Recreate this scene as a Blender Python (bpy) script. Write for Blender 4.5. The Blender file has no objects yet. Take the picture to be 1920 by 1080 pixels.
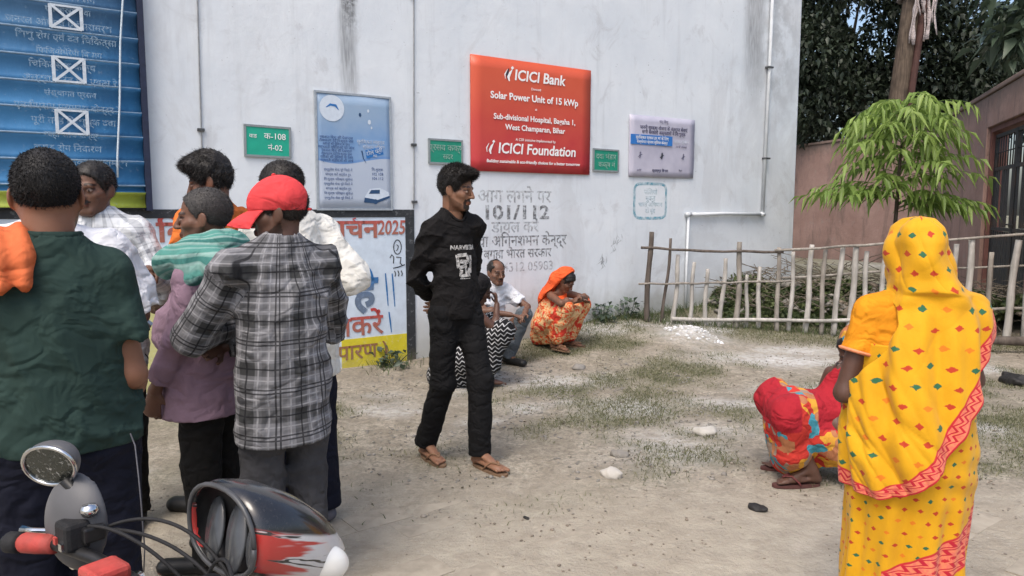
import bpy, math, random
import numpy as np
from mathutils import Vector, Matrix

# ------------------------------------------------------------------ camera, sky, sun, exposure
scene = bpy.context.scene
R_ = math.radians
cam_d = bpy.data.cameras.new('camera')
cam_d.sensor_width = 36.0
cam_d.lens = 26.25
cam_d.clip_start = 0.05
cam_d.clip_end = 500.0
cam = bpy.data.objects.new('camera', cam_d)
cam.location = (0.0, 0.0, 1.5)
cam.rotation_euler = (R_(90 - 5.913), 0, 0)
scene.collection.objects.link(cam)
scene.camera = cam

SUN_EL, SUN_AZ = 58.0, 205.0          # azimuth clockwise from +Y: the light comes from behind the camera, a little left
world = bpy.data.worlds.new('World')
scene.world = world
world.use_nodes = True
_wt = world.node_tree
_bg = _wt.nodes['Background']
_sky = _wt.nodes.new('ShaderNodeTexSky')
_sky.sky_type = 'NISHITA'
_sky.sun_disc = False
_sky.sun_elevation = R_(SUN_EL)
_sky.sun_rotation = R_(SUN_AZ)
_sky.air_density = 1.0
_sky.dust_density = 4.5
_sky.ozone_density = 1.0
_wt.links.new(_sky.outputs[0], _bg.inputs[0])
_bg.inputs[1].default_value = 0.148

sun_d = bpy.data.lights.new('sun', 'SUN')
sun_d.energy = 0.85
sun_d.angle = R_(24)
sun_d.color = (1.0, 0.95, 0.88)
sun = bpy.data.objects.new('sun', sun_d)
scene.collection.objects.link(sun)
_az, _el = R_(SUN_AZ), R_(SUN_EL)
_dir = Vector((math.sin(_az) * math.cos(_el), math.cos(_az) * math.cos(_el), math.sin(_el)))
sun.rotation_euler = _dir.to_track_quat('Z', 'Y').to_euler()

scene.view_settings.view_transform = 'Standard'
scene.view_settings.look = 'None'
scene.view_settings.exposure = 0.82
scene.view_settings.gamma = 1.0
scene.view_settings.use_curve_mapping = False
scene.render.engine = 'CYCLES'
scene.cycles.use_denoising = True
scene.cycles.max_bounces = 6
scene.cycles.transparent_max_bounces = 8
# ------------------------------------------------------------------ helpers: objects
COL = scene.collection

def link(name, data, parent=None, mat=None, loc=None, rz=None):
    o = bpy.data.objects.new(name, data)
    COL.objects.link(o)
    if parent is not None:
        o.parent = parent
    if mat is not None and data is not None:
        data.materials.append(mat)
    if loc is not None:
        o.location = loc
    if rz is not None:
        o.rotation_euler = (0, 0, rz)
    return o

def tag(o, label=None, cat=None, group=None, kind=None):
    if label: o['label'] = label
    if cat: o['category'] = cat
    if group: o['group'] = group
    if kind: o['kind'] = kind
    return o

def empty(name, label, cat, loc=(0, 0, 0), rz=0.0, group=None):
    o = link(name, None, None, None, loc, rz)
    o.empty_display_size = 0.1
    return tag(o, label, cat, group)

def mesh_np(name, V, Q, smooth=True, attrs=None, T=None):
    """mesh from numpy arrays: V (n,3), Q quads (m,4) or None, T tris (k,3) or None"""
    me = bpy.data.meshes.new(name)
    V = np.asarray(V, np.float32)
    nq = 0 if Q is None else len(Q)
    nt = 0 if T is None else len(T)
    me.vertices.add(len(V))
    me.vertices.foreach_set('co', V.ravel())
    loops = []
    if nq: loops.append(np.asarray(Q, np.int32).ravel())
    if nt: loops.append(np.asarray(T, np.int32).ravel())
    L = np.concatenate(loops) if loops else np.zeros(0, np.int32)
    me.loops.add(len(L))
    me.loops.foreach_set('vertex_index', L)
    me.polygons.add(nq + nt)
    st = np.concatenate([np.arange(nq) * 4, nq * 4 + np.arange(nt) * 3]).astype(np.int32)
    me.polygons.foreach_set('loop_start', st)
    me.update(calc_edges=True)
    me.validate()
    if smooth:
        me.polygons.foreach_set('use_smooth', np.ones(nq + nt, bool))
    for an, av in (attrs or {}).items():
        av = np.asarray(av, np.float32)
        if av.ndim == 1:
            a = me.attributes.new(an, 'FLOAT', 'POINT'); a.data.foreach_set('value', av)
        elif av.shape[1] == 4:
            a = me.attributes.new(an, 'FLOAT_COLOR', 'POINT'); a.data.foreach_set('color', av.ravel())
        else:
            a = me.attributes.new(an, 'FLOAT_VECTOR', 'POINT'); a.data.foreach_set('vector', av.ravel())
    me.update()
    return me

class MB:
    """collects polygons; build() links them as one mesh object"""
    def __init__(s):
        s.v = []; s.f = []
    def poly(s, pts):
        i = len(s.v); s.v += [tuple(p) for p in pts]; s.f.append(tuple(range(i, i + len(pts)))); return s
    def mesh(s, V, F):
        i = len(s.v); s.v += [tuple(p) for p in V]; s.f += [tuple(i + k for k in f) for f in F]; return s
    def box(s, x0, y0, z0, x1, y1, z1, M=None):
        V = [(x0, y0, z0), (x1, y0, z0), (x1, y1, z0), (x0, y1, z0), (x0, y0, z1), (x1, y0, z1), (x1, y1, z1), (x0, y1, z1)]
        if M is not None: V = [M @ Vector(p) for p in V]
        return s.mesh(V, [(0, 3, 2, 1), (4, 5, 6, 7), (0, 1, 5, 4), (1, 2, 6, 5), (2, 3, 7, 6), (3, 0, 4, 7)])
    def tube(s, pts, rad, n=8, caps=True, flat=1.0):
        pts = [Vector(p) for p in pts]
        if not hasattr(rad, '__len__'): rad = [rad] * len(pts)
        up = Vector((0, 0, 1)); V = []; F = []
        prev = None
        for i, p in enumerate(pts):
            d = (pts[min(i + 1, len(pts) - 1)] - pts[max(i - 1, 0)]).normalized()
            if prev is None:
                a = d.cross(up)
                if a.length < 1e-3: a = d.cross(Vector((1, 0, 0)))
            else:
                a = prev - d * prev.dot(d)
            a.normalize(); prev = a
            b = d.cross(a)
            for k in range(n):
                t = 2 * math.pi * k / n
                V.append(p + a * math.cos(t) * rad[i] + b * math.sin(t) * rad[i] * flat)
        for i in range(len(pts) - 1):
            for k in range(n):
                k2 = (k + 1) % n
                F.append((i * n + k, i * n + k2, (i + 1) * n + k2, (i + 1) * n + k))
        if caps:
            F.append(tuple(reversed(range(n)))); F.append(tuple((len(pts) - 1) * n + k for k in range(n)))
        return s.mesh(V, F)
    def lathe(s, prof, n=20, M=None):
        V = []; F = []
        for r, z in prof:
            for k in range(n):
                t = 2 * math.pi * k / n; p = Vector((r * math.cos(t), r * math.sin(t), z))
                V.append(M @ p if M is not None else p)
        for i in range(len(prof) - 1):
            for k in range(n):
                k2 = (k + 1) % n
                F.append((i * n + k, i * n + k2, (i + 1) * n + k2, (i + 1) * n + k))
        F.append(tuple(reversed(range(n)))); F.append(tuple((len(prof) - 1) * n + k for k in range(n)))
        return s.mesh(V, F)
    def data(s, name, smooth=False):
        me = bpy.data.meshes.new(name); me.from_pydata([tuple(p) for p in s.v], [], s.f); me.update()
        if smooth: me.polygons.foreach_set('use_smooth', np.ones(len(me.polygons), bool))
        return me
    def build(s, name, mat, parent=None, smooth=False, bevel=0.0, **kw):
        o = link(name, s.data(name, smooth), parent, mat, **kw)
        if bevel:
            m = o.modifiers.new('bevel', 'BEVEL'); m.width = bevel; m.segments = 2; m.limit_method = 'ANGLE'
        return o

def text_mesh(s, size=1.0, align='CENTER', bold=0.0, shear=0.0, depth=0.0008, sx=1.0, res=3):
    """flat lettering as a mesh in the x-z plane, facing -y"""
    c = bpy.data.curves.new('lettering', 'FONT')
    c.body = s; c.size = size; c.align_x = align; c.align_y = 'CENTER'; c.resolution_u = res
    c.offset = bold; c.shear = shear; c.extrude = depth; c.fill_mode = 'FRONT' if depth == 0 else 'BOTH'
    o = bpy.data.objects.new('lettering', c); COL.objects.link(o)
    bpy.context.view_layer.update()
    me = bpy.data.meshes.new_from_object(o.evaluated_get(bpy.context.evaluated_depsgraph_get()))
    bpy.data.objects.remove(o); bpy.data.curves.remove(c)
    me.transform(Matrix(((sx, 0, 0, 0), (0, 0, -1, 0), (0, 1, 0, 0), (0, 0, 0, 1))))
    me.materials.clear()
    return me

# ------------------------------------------------------------------ helpers: materials
class NG:
    def __init__(s, name):
        s.mat = bpy.data.materials.new(name); s.mat.use_nodes = True
        s.t = s.mat.node_tree; s.p = s.t.nodes['Principled BSDF']
    def node(s, ty, ins=None, **kw):
        n = s.t.nodes.new(ty)
        for k, v in kw.items(): setattr(n, k, v)
        for k, v in (ins or {}).items(): s.put(n.inputs[k], v)
        return n
    def put(s, sock, v):
        if hasattr(v, 'is_linked'): s.t.links.new(v, sock)
        elif v is not None:
            if sock.type == 'RGBA' and not hasattr(v, '__len__'): v = (v, v, v, 1)
            if sock.type == 'RGBA' and len(v) == 3: v = (*v, 1)
            sock.default_value = v
    def m(s, op, a, b=None, c=None, clamp=False):
        n = s.t.nodes.new('ShaderNodeMath'); n.operation = op; n.use_clamp = clamp
        s.put(n.inputs[0], a)
        if b is not None: s.put(n.inputs[1], b)
        if c is not None: s.put(n.inputs[2], c)
        return n.outputs[0]
    def mix(s, f, a, b, blend='MIX'):
        n = s.t.nodes.new('ShaderNodeMix'); n.data_type = 'RGBA'; n.blend_type = blend
        s.put(n.inputs[0], f); s.put(n.inputs[6], a); s.put(n.inputs[7], b)
        return n.outputs[2]
    def obj(s): return s.node('ShaderNodeTexCoord').outputs['Object']
    def attr(s, name, out='Vector'): return s.node('ShaderNodeAttribute', attribute_name=name).outputs[out]
    def xyz(s, v):
        n = s.node('ShaderNodeSeparateXYZ', {0: v}); return n.outputs[0], n.outputs[1], n.outputs[2]
    def vec(s, x, y, z): return s.node('ShaderNodeCombineXYZ', {0: x, 1: y, 2: z}).outputs[0]
    def scale(s, v, sc): return s.node('ShaderNodeVectorMath', {0: v, 1: sc}, operation='MULTIPLY').outputs[0]
    def noise(s, v, sc=5, det=4, ro=.55, dist=0, out=0):
        return s.node('ShaderNodeTexNoise', {'Vector': v, 'Scale': sc, 'Detail': det, 'Roughness': ro, 'Distortion': dist}).outputs[out]
    def vor(s, v, sc=5, out='Distance', **kw): return s.node('ShaderNodeTexVoronoi', {'Vector': v, 'Scale': sc}, **kw).outputs[out]
    def white(s, v, out=0): return s.node('ShaderNodeTexWhiteNoise', {'Vector': v}, noise_dimensions='3D').outputs[out]
    def ss(s, x, a, b):
        n = s.node('ShaderNodeMapRange', {0: x, 1: a, 2: b, 3: 0.0, 4: 1.0}, interpolation_type='SMOOTHSTEP'); return n.outputs[0]
    def lin(s, x, a, b, c=0.0, d=1.0):
        return s.node('ShaderNodeMapRange', {0: x, 1: a, 2: b, 3: c, 4: d}).outputs[0]
    def bump(s, h, st=.3, d=.01): return s.node('ShaderNodeBump', {'Height': h, 'Strength': st, 'Distance': d}).outputs[0]
    def out(s, col=None, rough=.6, normal=None, metal=0.0, spec=.5, sss=0.0, alpha=None, **kw):
        if col is not None: s.put(s.p.inputs['Base Color'], col)
        s.put(s.p.inputs['Roughness'], rough); s.put(s.p.inputs['Metallic'], metal)
        s.put(s.p.inputs['Specular IOR Level'], spec)
        if normal is not None: s.put(s.p.inputs['Normal'], normal)
        if sss:
            s.p.inputs['Subsurface Weight'].default_value = sss
            s.p.inputs['Subsurface Radius'].default_value = (1.0, .35, .2)
            s.p.inputs['Subsurface Scale'].default_value = .012
        for k, v in kw.items(): s.put(s.p.inputs[k], v)
        return s.mat

def M_plain(name, col, rough=.6, var=.18, sc=30, metal=0.0, spec=.4, bump=.0, fade=None):
    g = NG(name); o = g.obj(); n = g.noise(o, sc, 5)
    c = g.mix(g.lin(n, .3, .7), tuple(x * (1 - var) for x in col), tuple(min(1, x * (1 + var)) for x in col))
    if fade: c = g.mix(g.m('MULTIPLY', g.ss(g.noise(o, sc * .23, 4), .45, .7), fade[1]), c, fade[0])
    nn = g.bump(g.noise(o, sc * 4, 4), bump, .004) if bump else None
    return g.out(c, rough, nn, metal, spec)

def cloth_bump(g, weave=.25):
    o = g.obj()
    w = g.noise(o, 7, 3, .5, .6, 1)
    q = g.node('ShaderNodeVectorMath', {0: o, 1: g.scale(w, (.16, .16, .16))}, operation='ADD').outputs[0]
    r1 = g.m('ABSOLUTE', g.m('SUBTRACT', g.noise(g.scale(q, (1.0, 1.0, 2.2)), 5.5, 1.5, .45), .5)); r2 = g.m('ABSOLUTE', g.m('SUBTRACT', g.noise(g.scale(q, (1.2, 1.2, .7)), 13, 1.5, .45), .5))
    cr = g.m('ADD', g.m('MULTIPLY', g.ss(r1, .0, .14), 1.0), g.m('MULTIPLY', g.ss(r2, .0, .16), .28))
    b1 = g.bump(cr, .42, .018)
    n = g.node('ShaderNodeBump', {'Height': g.noise(o, 420, 2), 'Strength': weave, 'Distance': .0015, 'Normal': b1})
    return n.outputs[0]

def M_cloth(name, col, rough=.85, var=.14, weave=0.25):
    g = NG(name); o = g.obj(); n = g.noise(o, 9, 5)
    c = g.mix(g.lin(n, .3, .7), tuple(x * (1 - var) for x in col), tuple(min(1, x * (1 + var)) for x in col))
    return g.out(c, rough, cloth_bump(g, weave), 0, .15)

# ------------------------------------------------------------------ helpers: implicit surfaces (bodies and clothes)
def nrm(v):
    v = np.asarray(v, float); return v / (np.linalg.norm(v) + 1e-12)

def smin(a, b, k):
    if k <= 0: return np.minimum(a, b)
    h = np.clip(.5 + .5 * (b - a) / k, 0, 1)
    return b * (1 - h) + a * h - k * h * (1 - h)

def axis_pts(lo, hi, h, bands):
    out = [lo]; x = lo
    while x < hi:
        st = h
        for a, b, hh in bands:
            if a - h * .5 <= x <= b: st = min(st, hh)
        x += st; out.append(x)
    return np.array(out)

class Vol:
    def __init__(s, lo, hi, h, bands=()):
        """bands: boxes (lo, hi, step) that get a finer grid"""
        s.h = h
        s.ax = [axis_pts(lo[i], hi[i], h, [(b[0][i], b[1][i], b[2]) for b in bands]) for i in range(3)]
        s.d = np.full([len(a) for a in s.ax], .3, np.float32)
    def sl(s, lo, hi):
        r = []
        for i in range(3):
            a = max(0, np.searchsorted(s.ax[i], lo[i]) - 1); b = min(len(s.ax[i]), np.searchsorted(s.ax[i], hi[i]) + 1)
            r.append(slice(a, max(a, b)))
        return tuple(r)
    def grid(s, sl):
        return (s.ax[0][sl[0]][:, None, None].astype(np.float32), s.ax[1][sl[1]][None, :, None].astype(np.float32), s.ax[2][sl[2]][None, None, :].astype(np.float32))
    def apply(s, fn, lo, hi, k, mode='add'):
        pad = k + 2 * s.h + .004
        sl = s.sl(np.asarray(lo) - pad, np.asarray(hi) + pad)
        if any(q.stop - q.start < 1 for q in sl): return
        v = fn(*s.grid(sl))
        if mode == 'add': s.d[sl] = smin(s.d[sl], v, k)
        elif mode == 'sub': s.d[sl] = -smin(-s.d[sl], v, k)
        elif mode == 'disp': s.d[sl] += v
    def seg(s, a, b, ra, rb=None, k=.02, n=None, f=1.0, flat=(0, 0), mode='add'):
        a = np.asarray(a, float); b = np.asarray(b, float); rb = ra if rb is None else rb
        ab = b - a; L2 = float(ab @ ab) + 1e-9; L = math.sqrt(L2); m = max(ra, rb)
        nn = None if n is None else nrm(n)
        def fn(x, y, z):
            px, py, pz = x - a[0], y - a[1], z - a[2]
            t0 = (px * ab[0] + py * ab[1] + pz * ab[2]) / L2
            t = np.clip(t0, 0, 1)
            qx, qy, qz = px - t * ab[0], py - t * ab[1], pz - t * ab[2]
            q2 = qx * qx + qy * qy + qz * qz
            if nn is not None:
                dn = qx * nn[0] + qy * nn[1] + qz * nn[2]
                q2 = q2 + (1 / f ** 2 - 1) * dn * dn
            d = np.sqrt(q2) - (ra + (rb - ra) * t)
            if flat[0]: d = np.maximum(d, -t0 * L)
            if flat[1]: d = np.maximum(d, (t0 - 1) * L)
            return d
        s.apply(fn, np.minimum(a, b) - m, np.maximum(a, b) + m, k, mode)
        return s
    def ell(s, c, r, R=None, k=.02, mode='add'):
        c = np.asarray(c, float); r = np.asarray(r, float); R = np.eye(3) if R is None else R; m = r.max()
        def fn(x, y, z):
            px, py, pz = x - c[0], y - c[1], z - c[2]
            q = 0; g = 0
            for i in range(3):
                u = px * R[0, i] + py * R[1, i] + pz * R[2, i]
                q = q + (u / r[i]) ** 2; g = g + (u / r[i] ** 2) ** 2
            k0 = np.sqrt(q); k1 = np.sqrt(g) + 1e-6
            return k0 * (k0 - 1) / k1
        s.apply(fn, c - m, c + m, k, mode)
        return s
    def chain(s, pts, rads, k=.02, n=None, f=1.0):
        for i in range(len(pts) - 1): s.seg(pts[i], pts[i + 1], rads[i], rads[i + 1], k, n, f)
        return s
    def cut(s, p, n, lo=(-9, -9, -9), hi=(9, 9, 9)):
        n = nrm(n); sl = s.sl(lo, hi); x, y, z = s.grid(sl)
        s.d[sl] = np.maximum(s.d[sl], (x - p[0]) * n[0] + (y - p[1]) * n[1] + (z - p[2]) * n[2])
        return s
    def disp(s, fn):
        x, y, z = s.grid(tuple(slice(None) for _ in range(3)))
        s.d += np.broadcast_to(fn(x, y, z), s.d.shape).astype(np.float32); return s
    def mesh(s):
        d = s.d; ax = s.ax
        d[0], d[-1] = .3, .3; d[:, 0], d[:, -1] = .3, .3; d[:, :, 0], d[:, :, -1] = .3, .3
        b = d < 0
        c = np.zeros([n - 1 for n in d.shape], np.int8)
        nx, ny, nz = d.shape
        for i in (0, 1):
            for j in (0, 1):
                for k in (0, 1): c += b[i:nx - 1 + i, j:ny - 1 + j, k:nz - 1 + k]
        I, J, K = np.nonzero((c > 0) & (c < 8))
        idx = np.full(c.shape, -1, np.int32); idx[I, J, K] = np.arange(len(I))
        cv = {(i, j, k): d[I + i, J + j, K + k].astype(np.float64) for i in (0, 1) for j in (0, 1) for k in (0, 1)}
        acc = np.zeros((len(I), 3)); cnt = np.zeros(len(I))
        for a in cv:
            for q in range(3):
                if a[q] == 0:
                    e = list(a); e[q] = 1; e = tuple(e)
                    v0, v1 = cv[a], cv[e]; m = (v0 < 0) != (v1 < 0)
                    t = np.where(m, v0 / (v0 - v1 + 1e-20), 0)
                    for w in range(3): acc[:, w] += np.where(m, t if w == q else a[w], 0)
                    cnt += m
        acc /= cnt[:, None]
        V = np.empty_like(acc)
        for w, ii in enumerate((I, J, K)):
            lo = ax[w][ii]; V[:, w] = lo + acc[:, w] * (ax[w][ii + 1] - lo)
        F = []
        for q in range(3):
            s0 = [slice(1, -1)] * 3; s0[q] = slice(0, -1); s1 = list(s0); s1[q] = slice(1, None)
            A, B = b[tuple(s0)], b[tuple(s1)]
            P = np.argwhere(A != B)
            if len(P) == 0: continue
            sg = A[tuple(P.T)]
            base = P.copy()
            o1, o2 = [(1, 2), (2, 0), (0, 1)][q]
            base[:, o1] += 1; base[:, o2] += 1
            def cell(da, db):
                Q = base.copy(); Q[:, o1] += da; Q[:, o2] += db; return idx[Q[:, 0], Q[:, 1], Q[:, 2]]
            f = np.stack([cell(-1, -1), cell(0, -1), cell(0, 0), cell(-1, 0)], 1)
            f[~sg] = f[~sg][:, ::-1]
            F.append(f)
        return V, np.concatenate(F)

def waves(seed, fr, n=6, bias=None):
    """a cheap smooth noise made of warped sine waves"""
    r = np.random.RandomState(seed); W = []
    for i in range(n):
        v = nrm(r.normal(size=3) * (np.ones(3) if bias is None else np.asarray(bias))) * fr * r.uniform(.6, 1.7)
        w = nrm(r.normal(size=3)) * fr * .5
        W.append((v, w, r.uniform(0, 6.28), r.uniform(0, 6.28)))
    def fn(x, y, z):
        o = 0
        for v, w, p, q in W:
            o = o + np.sin(v[0] * x + v[1] * y + v[2] * z + p + 1.4 * np.sin(w[0] * x + w[1] * y + w[2] * z + q))
        return o / n * 1.6
    return fn

def creases(seed, fr, n=5, bias=None):
    """sharp-edged folds: ridged warped waves, fading in and out over the cloth"""
    r = np.random.RandomState(seed); W = []
    for i in range(n):
        v = nrm(r.normal(size=3) * (np.ones(3) if bias is None else np.asarray(bias))) * fr * r.uniform(.6, 1.6)
        W.append((v, nrm(r.normal(size=3)) * fr * .35, nrm(r.normal(size=3)) * fr * .30, *r.uniform(0, 6.28, 3)))
    def fn(x, y, z):
        o = 0
        for v, w, m, p, q, k in W:
            a = np.sin(v[0] * x + v[1] * y + v[2] * z + p + 1.6 * np.sin(w[0] * x + w[1] * y + w[2] * z + q))
            msk = np.clip(.35 + np.sin(m[0] * x + m[1] * y + m[2] * z + k), 0, 1)
            o = o + (np.sqrt(np.abs(a) + .004) - .75) * msk
        return o
    return fn

def rotm(yaw, pitch=0, roll=0):
    y, p, r = R_(yaw), R_(pitch), R_(roll)
    Rz = np.array([[math.cos(y), -math.sin(y), 0], [math.sin(y), math.cos(y), 0], [0, 0, 1]])
    Rx = np.array([[1, 0, 0], [0, math.cos(p), -math.sin(p)], [0, math.sin(p), math.cos(p)]])
    Ry = np.array([[math.cos(r), 0, math.sin(r)], [0, 1, 0], [-math.sin(r), 0, math.cos(r)]])
    return Rz @ Rx @ Ry
# ------------------------------------------------------------------ the setting: building, ground
WROT = R_(34.6036)
W0 = Vector((-0.9687, 7.2145, 0.0))
WD = Vector((0.82310, 0.56789, 0)); WN = Vector((0.56789, -0.82310, 0))      # along the wall, out of the wall
def wpt(s, z=0.0, out=0.0):
    p = W0 + WD * s + WN * out; return (p.x, p.y, z)
def on_wall(name, label, cat, s, z, out=0.0, group=None):
    return empty(name, label, cat, wpt(s, z, out), WROT, group)

def sstep(x, a, b):
    t = np.clip((x - a) / (b - a), 0, 1); return t * t * (3 - 2 * t)
_gw1, _gw2, _gw3 = waves(11, 2.2, 6), waves(12, 7.5, 7), waves(13, 24, 7)
def ground_z(x, y):
    x = np.asarray(x, float); y = np.asarray(y, float)
    s = (x - W0.x) * WD.x + (y - W0.y) * WD.y; o = (x - W0.x) * WN.x + (y - W0.y) * WN.y
    bank = .20 * sstep(s, .6, 2.6) * sstep(o, 2.3, .2) + .10 * sstep(y, 8.2, 10.5) * sstep(x, 1.5, 4)
    bank = bank + .05 * sstep(o, .5, .0)
    rough = sstep(y, 3.6, 5.0)
    return bank + (_gw1(x, y, 0) * .012 + _gw2(x, y, 0) * .008 + _gw3(x, y, 0) * .004) * (.25 + .75 * rough) + .004

# --- plaster
def M_wall():
    g = NG('whitewashed_plaster'); o = g.obj(); x, y, z = g.xyz(o)
    n1 = g.noise(o, 1.3, 6, .6); n2 = g.noise(o, 11, 5, .6); n3 = g.noise(o, 60, 3)
    c = g.mix(g.lin(n1, .3, .7), (.585, .632, .675), (.70, .738, .765))
    c = g.mix(g.lin(n2, .35, .75, 0, .30), c, (.60, .62, .65))
    # grey soot runs below two spouts
    def run(x0, w, ztop, zbot, seed):
        wob = g.m('MULTIPLY', g.m('SUBTRACT', g.noise(g.vec(seed, 0.0, z), 2.2, 3), .5), .10)
        dx = g.m('ABSOLUTE', g.m('SUBTRACT', g.m('ADD', x, wob), x0))
        f = g.m('MULTIPLY', g.ss(dx, w, w * .25), g.ss(z, zbot, ztop))
        st = g.noise(g.vec(g.m('MULTIPLY', x, 60.0), seed, g.m('MULTIPLY', z, 5.0)), 1.0, 4)
        return g.m('MULTIPLY', f, g.lin(st, .3, .62, .35, 1.0))
    def wet(x0, w, ztop, zbot, seed):
        return g.m('MULTIPLY', g.m('MULTIPLY', g.ss(g.m('ABSOLUTE', g.m('SUBTRACT', x, x0)), w, .0), g.ss(z, zbot, ztop)), g.ss(g.noise(o, 3.2, 5, .65), .38, .62))
    f1 = g.m('MULTIPLY', run(-.60, .12, 3.0, 1.9, 1.0), .75); c = g.mix(f1, c, (.16, .165, .17))
    f1b = g.m('MULTIPLY', g.m('MULTIPLY', run(-.58, .10, 3.55, 2.9, 5.0), g.ss(g.noise(o, 22, 4), .44, .56)), .9); c = g.mix(f1b, c, (.045, .045, .045))
    f2 = g.m('MULTIPLY', run(5.03, .28, 3.9, 2.4, 2.0), .85); c = g.mix(f2, c, (.22, .225, .23))
    f3 = g.m('MULTIPLY', wet(5.55, .85, 3.3, 2.2, 3.0), .60); c = g.mix(f3, c, (.28, .29, .30))
    # cement patches that show through, flaked paint
    c = g.mix(g.m('MULTIPLY', g.ss(g.noise(o, .9, 3), .55, .75), .30), c, (.72, .74, .76))
    fl = g.ss(g.vor(g.node('ShaderNodeVectorMath', {0: o, 1: g.noise(o, 8, 3, out=1)}, operation='ADD').outputs[0], 2.4), .060, .035)
    fl = g.m('MULTIPLY', fl, g.ss(g.noise(o, 1.7, 2), .46, .56)); c = g.mix(g.m('MULTIPLY', fl, .8), c, (.11, .115, .12))
    fs = g.m('MULTIPLY', g.ss(g.noise(o, 34, 4, .6), .665, .70), g.ss(g.noise(o, 1.1, 3), .47, .60)); c = g.mix(g.m('MULTIPLY', fs, .55), c, (.22, .225, .23))
    vs = g.noise(g.vec(g.m('MULTIPLY', x, 7.0), 3.0, g.m('MULTIPLY', z, .55)), 1.0, 5, .65); c = g.mix(g.m('MULTIPLY', g.ss(vs, .52, .75), .30), c, (.36, .375, .39))
    c = g.mix(g.m('MULTIPLY', g.ss(g.noise(o, 2.4, 6, .7, .8), .54, .68), .42), c, (.43, .44, .455)); c = g.mix(g.m('MULTIPLY', g.ss(g.noise(g.scale(o, (1, 1, .6)), .8, 6, .72, 1.2), .52, .62), .35), c, (.50, .515, .53))
    # splash dirt and algae over the lowest half metre, stronger to the right
    dirt = g.m('MULTIPLY', g.ss(g.m('ADD', z, g.m('MULTIPLY', g.noise(o, 4, 5), .6)), 1.05, .38), g.lin(x, -1.0, 4.5, .45, .95))
    c = g.mix(dirt, c, (.30, .295, .245))
    c = g.mix(g.m('MULTIPLY', g.ss(g.m('ADD', z, g.m('MULTIPLY', g.noise(o, 3, 5), .9)), 1.05, .5), g.ss(x, 2.3, 5.2)), c, (.36, .37, .34))
    h = g.m('ADD', g.m('MULTIPLY', n2, .6), g.m('ADD', g.m('MULTIPLY', n1, 1.5), g.m('MULTIPLY', n3, .12)))
    return g.out(c, .82, g.bump(h, .20, .03), 0, .25)
MWALL = M_wall()
bld = empty('hospital_building', 'tall whitewashed hospital wall with posters, painted slogan panel and soot streaks', 'building', tuple(W0), WROT)
_w = MB(); _w.box(-12, 0, -.4, 6.05, 9, 7.0); _wo = _w.build('wall', MWALL, bld, bevel=.03)

# --- ground sheet
def nonuni(lo, flo, fhi, hi, h):
    a = [lo]; st = (flo - lo)
    out = list(flo - np.geomspace(.1, flo - lo, 14)[::-1]) + list(np.arange(flo, fhi, h)) + list(fhi + np.geomspace(.1, hi - fhi, 14)); return np.array(out)
gx = nonuni(-150, -3.4, 6.6, 150, .045); gy = nonuni(-150, .9, 12.0, 250, .045)
GX, GY = np.meshgrid(gx, gy, indexing='ij'); GZ = ground_z(GX, GY)
far = sstep(np.hypot(GX, GY - 5), 12, 25); GZ = GZ * (1 - far)
nX, nY = len(gx), len(gy); ii = np.arange(nX * nY).reshape(nX, nY)
GQ = np.stack([ii[:-1, :-1], ii[1:, :-1], ii[1:, 1:], ii[:-1, 1:]], -1).reshape(-1, 4)
_pw, _pw2, _pw3 = waves(31, 1.7, 7), waves(32, 4.2, 8), waves(33, 11, 8)
def green_mask(x, y):
    s = (x - W0.x) * WD.x + (y - W0.y) * WD.y; o = (x - W0.x) * WN.x + (y - W0.y) * WN.y
    edge = sstep(y + _pw2(x, y, 2) * .35, 3.3, 4.6)
    m = sstep(_pw(x, y, 0) * .45 + _pw2(x, y, 0) * .5 + _pw3(x, y, 0) * .45, -.30, .62) * edge
    m = np.maximum(m, sstep(o, .55, .15) * sstep(s, .5, 2.2) * .9)
    m = np.maximum(m, sstep(np.abs(y - 8.5 + .03 * x), .7, .1) * sstep(x, 1.2, 2.2) * .75)
    m = m * (1 - .75 * np.exp(-((x + .6) ** 2 / .5 + (y - 5) ** 2 / 1.2)))
    return m
def lime_mask(x, y):
    m = sstep(_pw(x + 7, y, 3) * .5 + _pw2(x, y + 5, 3) * .5 + _pw3(x, y, 7) * .3, .18, .95) * sstep(y, 3.5, 4.8) * .85
    for cx, cy, rx, ry, a in ((1.95, 8.0, .30, .26, 1.0), (2.75, 7.3, .75, .26, 1.0), (3.0, 7.75, .5, .2, .8), (.9, 5.6, .3, .25, .7), (1.7, 5.7, .35, .2, .6), (.35, 6.5, .4, .25, .7), (1.0, 4.6, .35, .45, .5), (1.35, 5.0, .25, .2, .5), (2.5, 6.2, .5, .15, .5)):
        m = np.maximum(m, a * np.exp(-(((x - cx) / rx) ** 2 + ((y - cy) / ry) ** 2) * (1 + .5 * _pw3(x, y, 1))))
    return np.clip(m, 0, 1)
gm, lm = green_mask(GX, GY), lime_mask(GX, GY)
GZ = GZ + .10 * np.exp(-(((GX - 1.95) / .26) ** 2 + ((GY - 8.0) / .24) ** 2) * (1 + .25 * _pw3(GX, GY, 1)))
def gz(x, y):
    return float(ground_z(x, y) * 1.0 + .10 * np.exp(-(((x - 1.95) / .26) ** 2 + ((y - 8.0) / .24) ** 2)))
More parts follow.
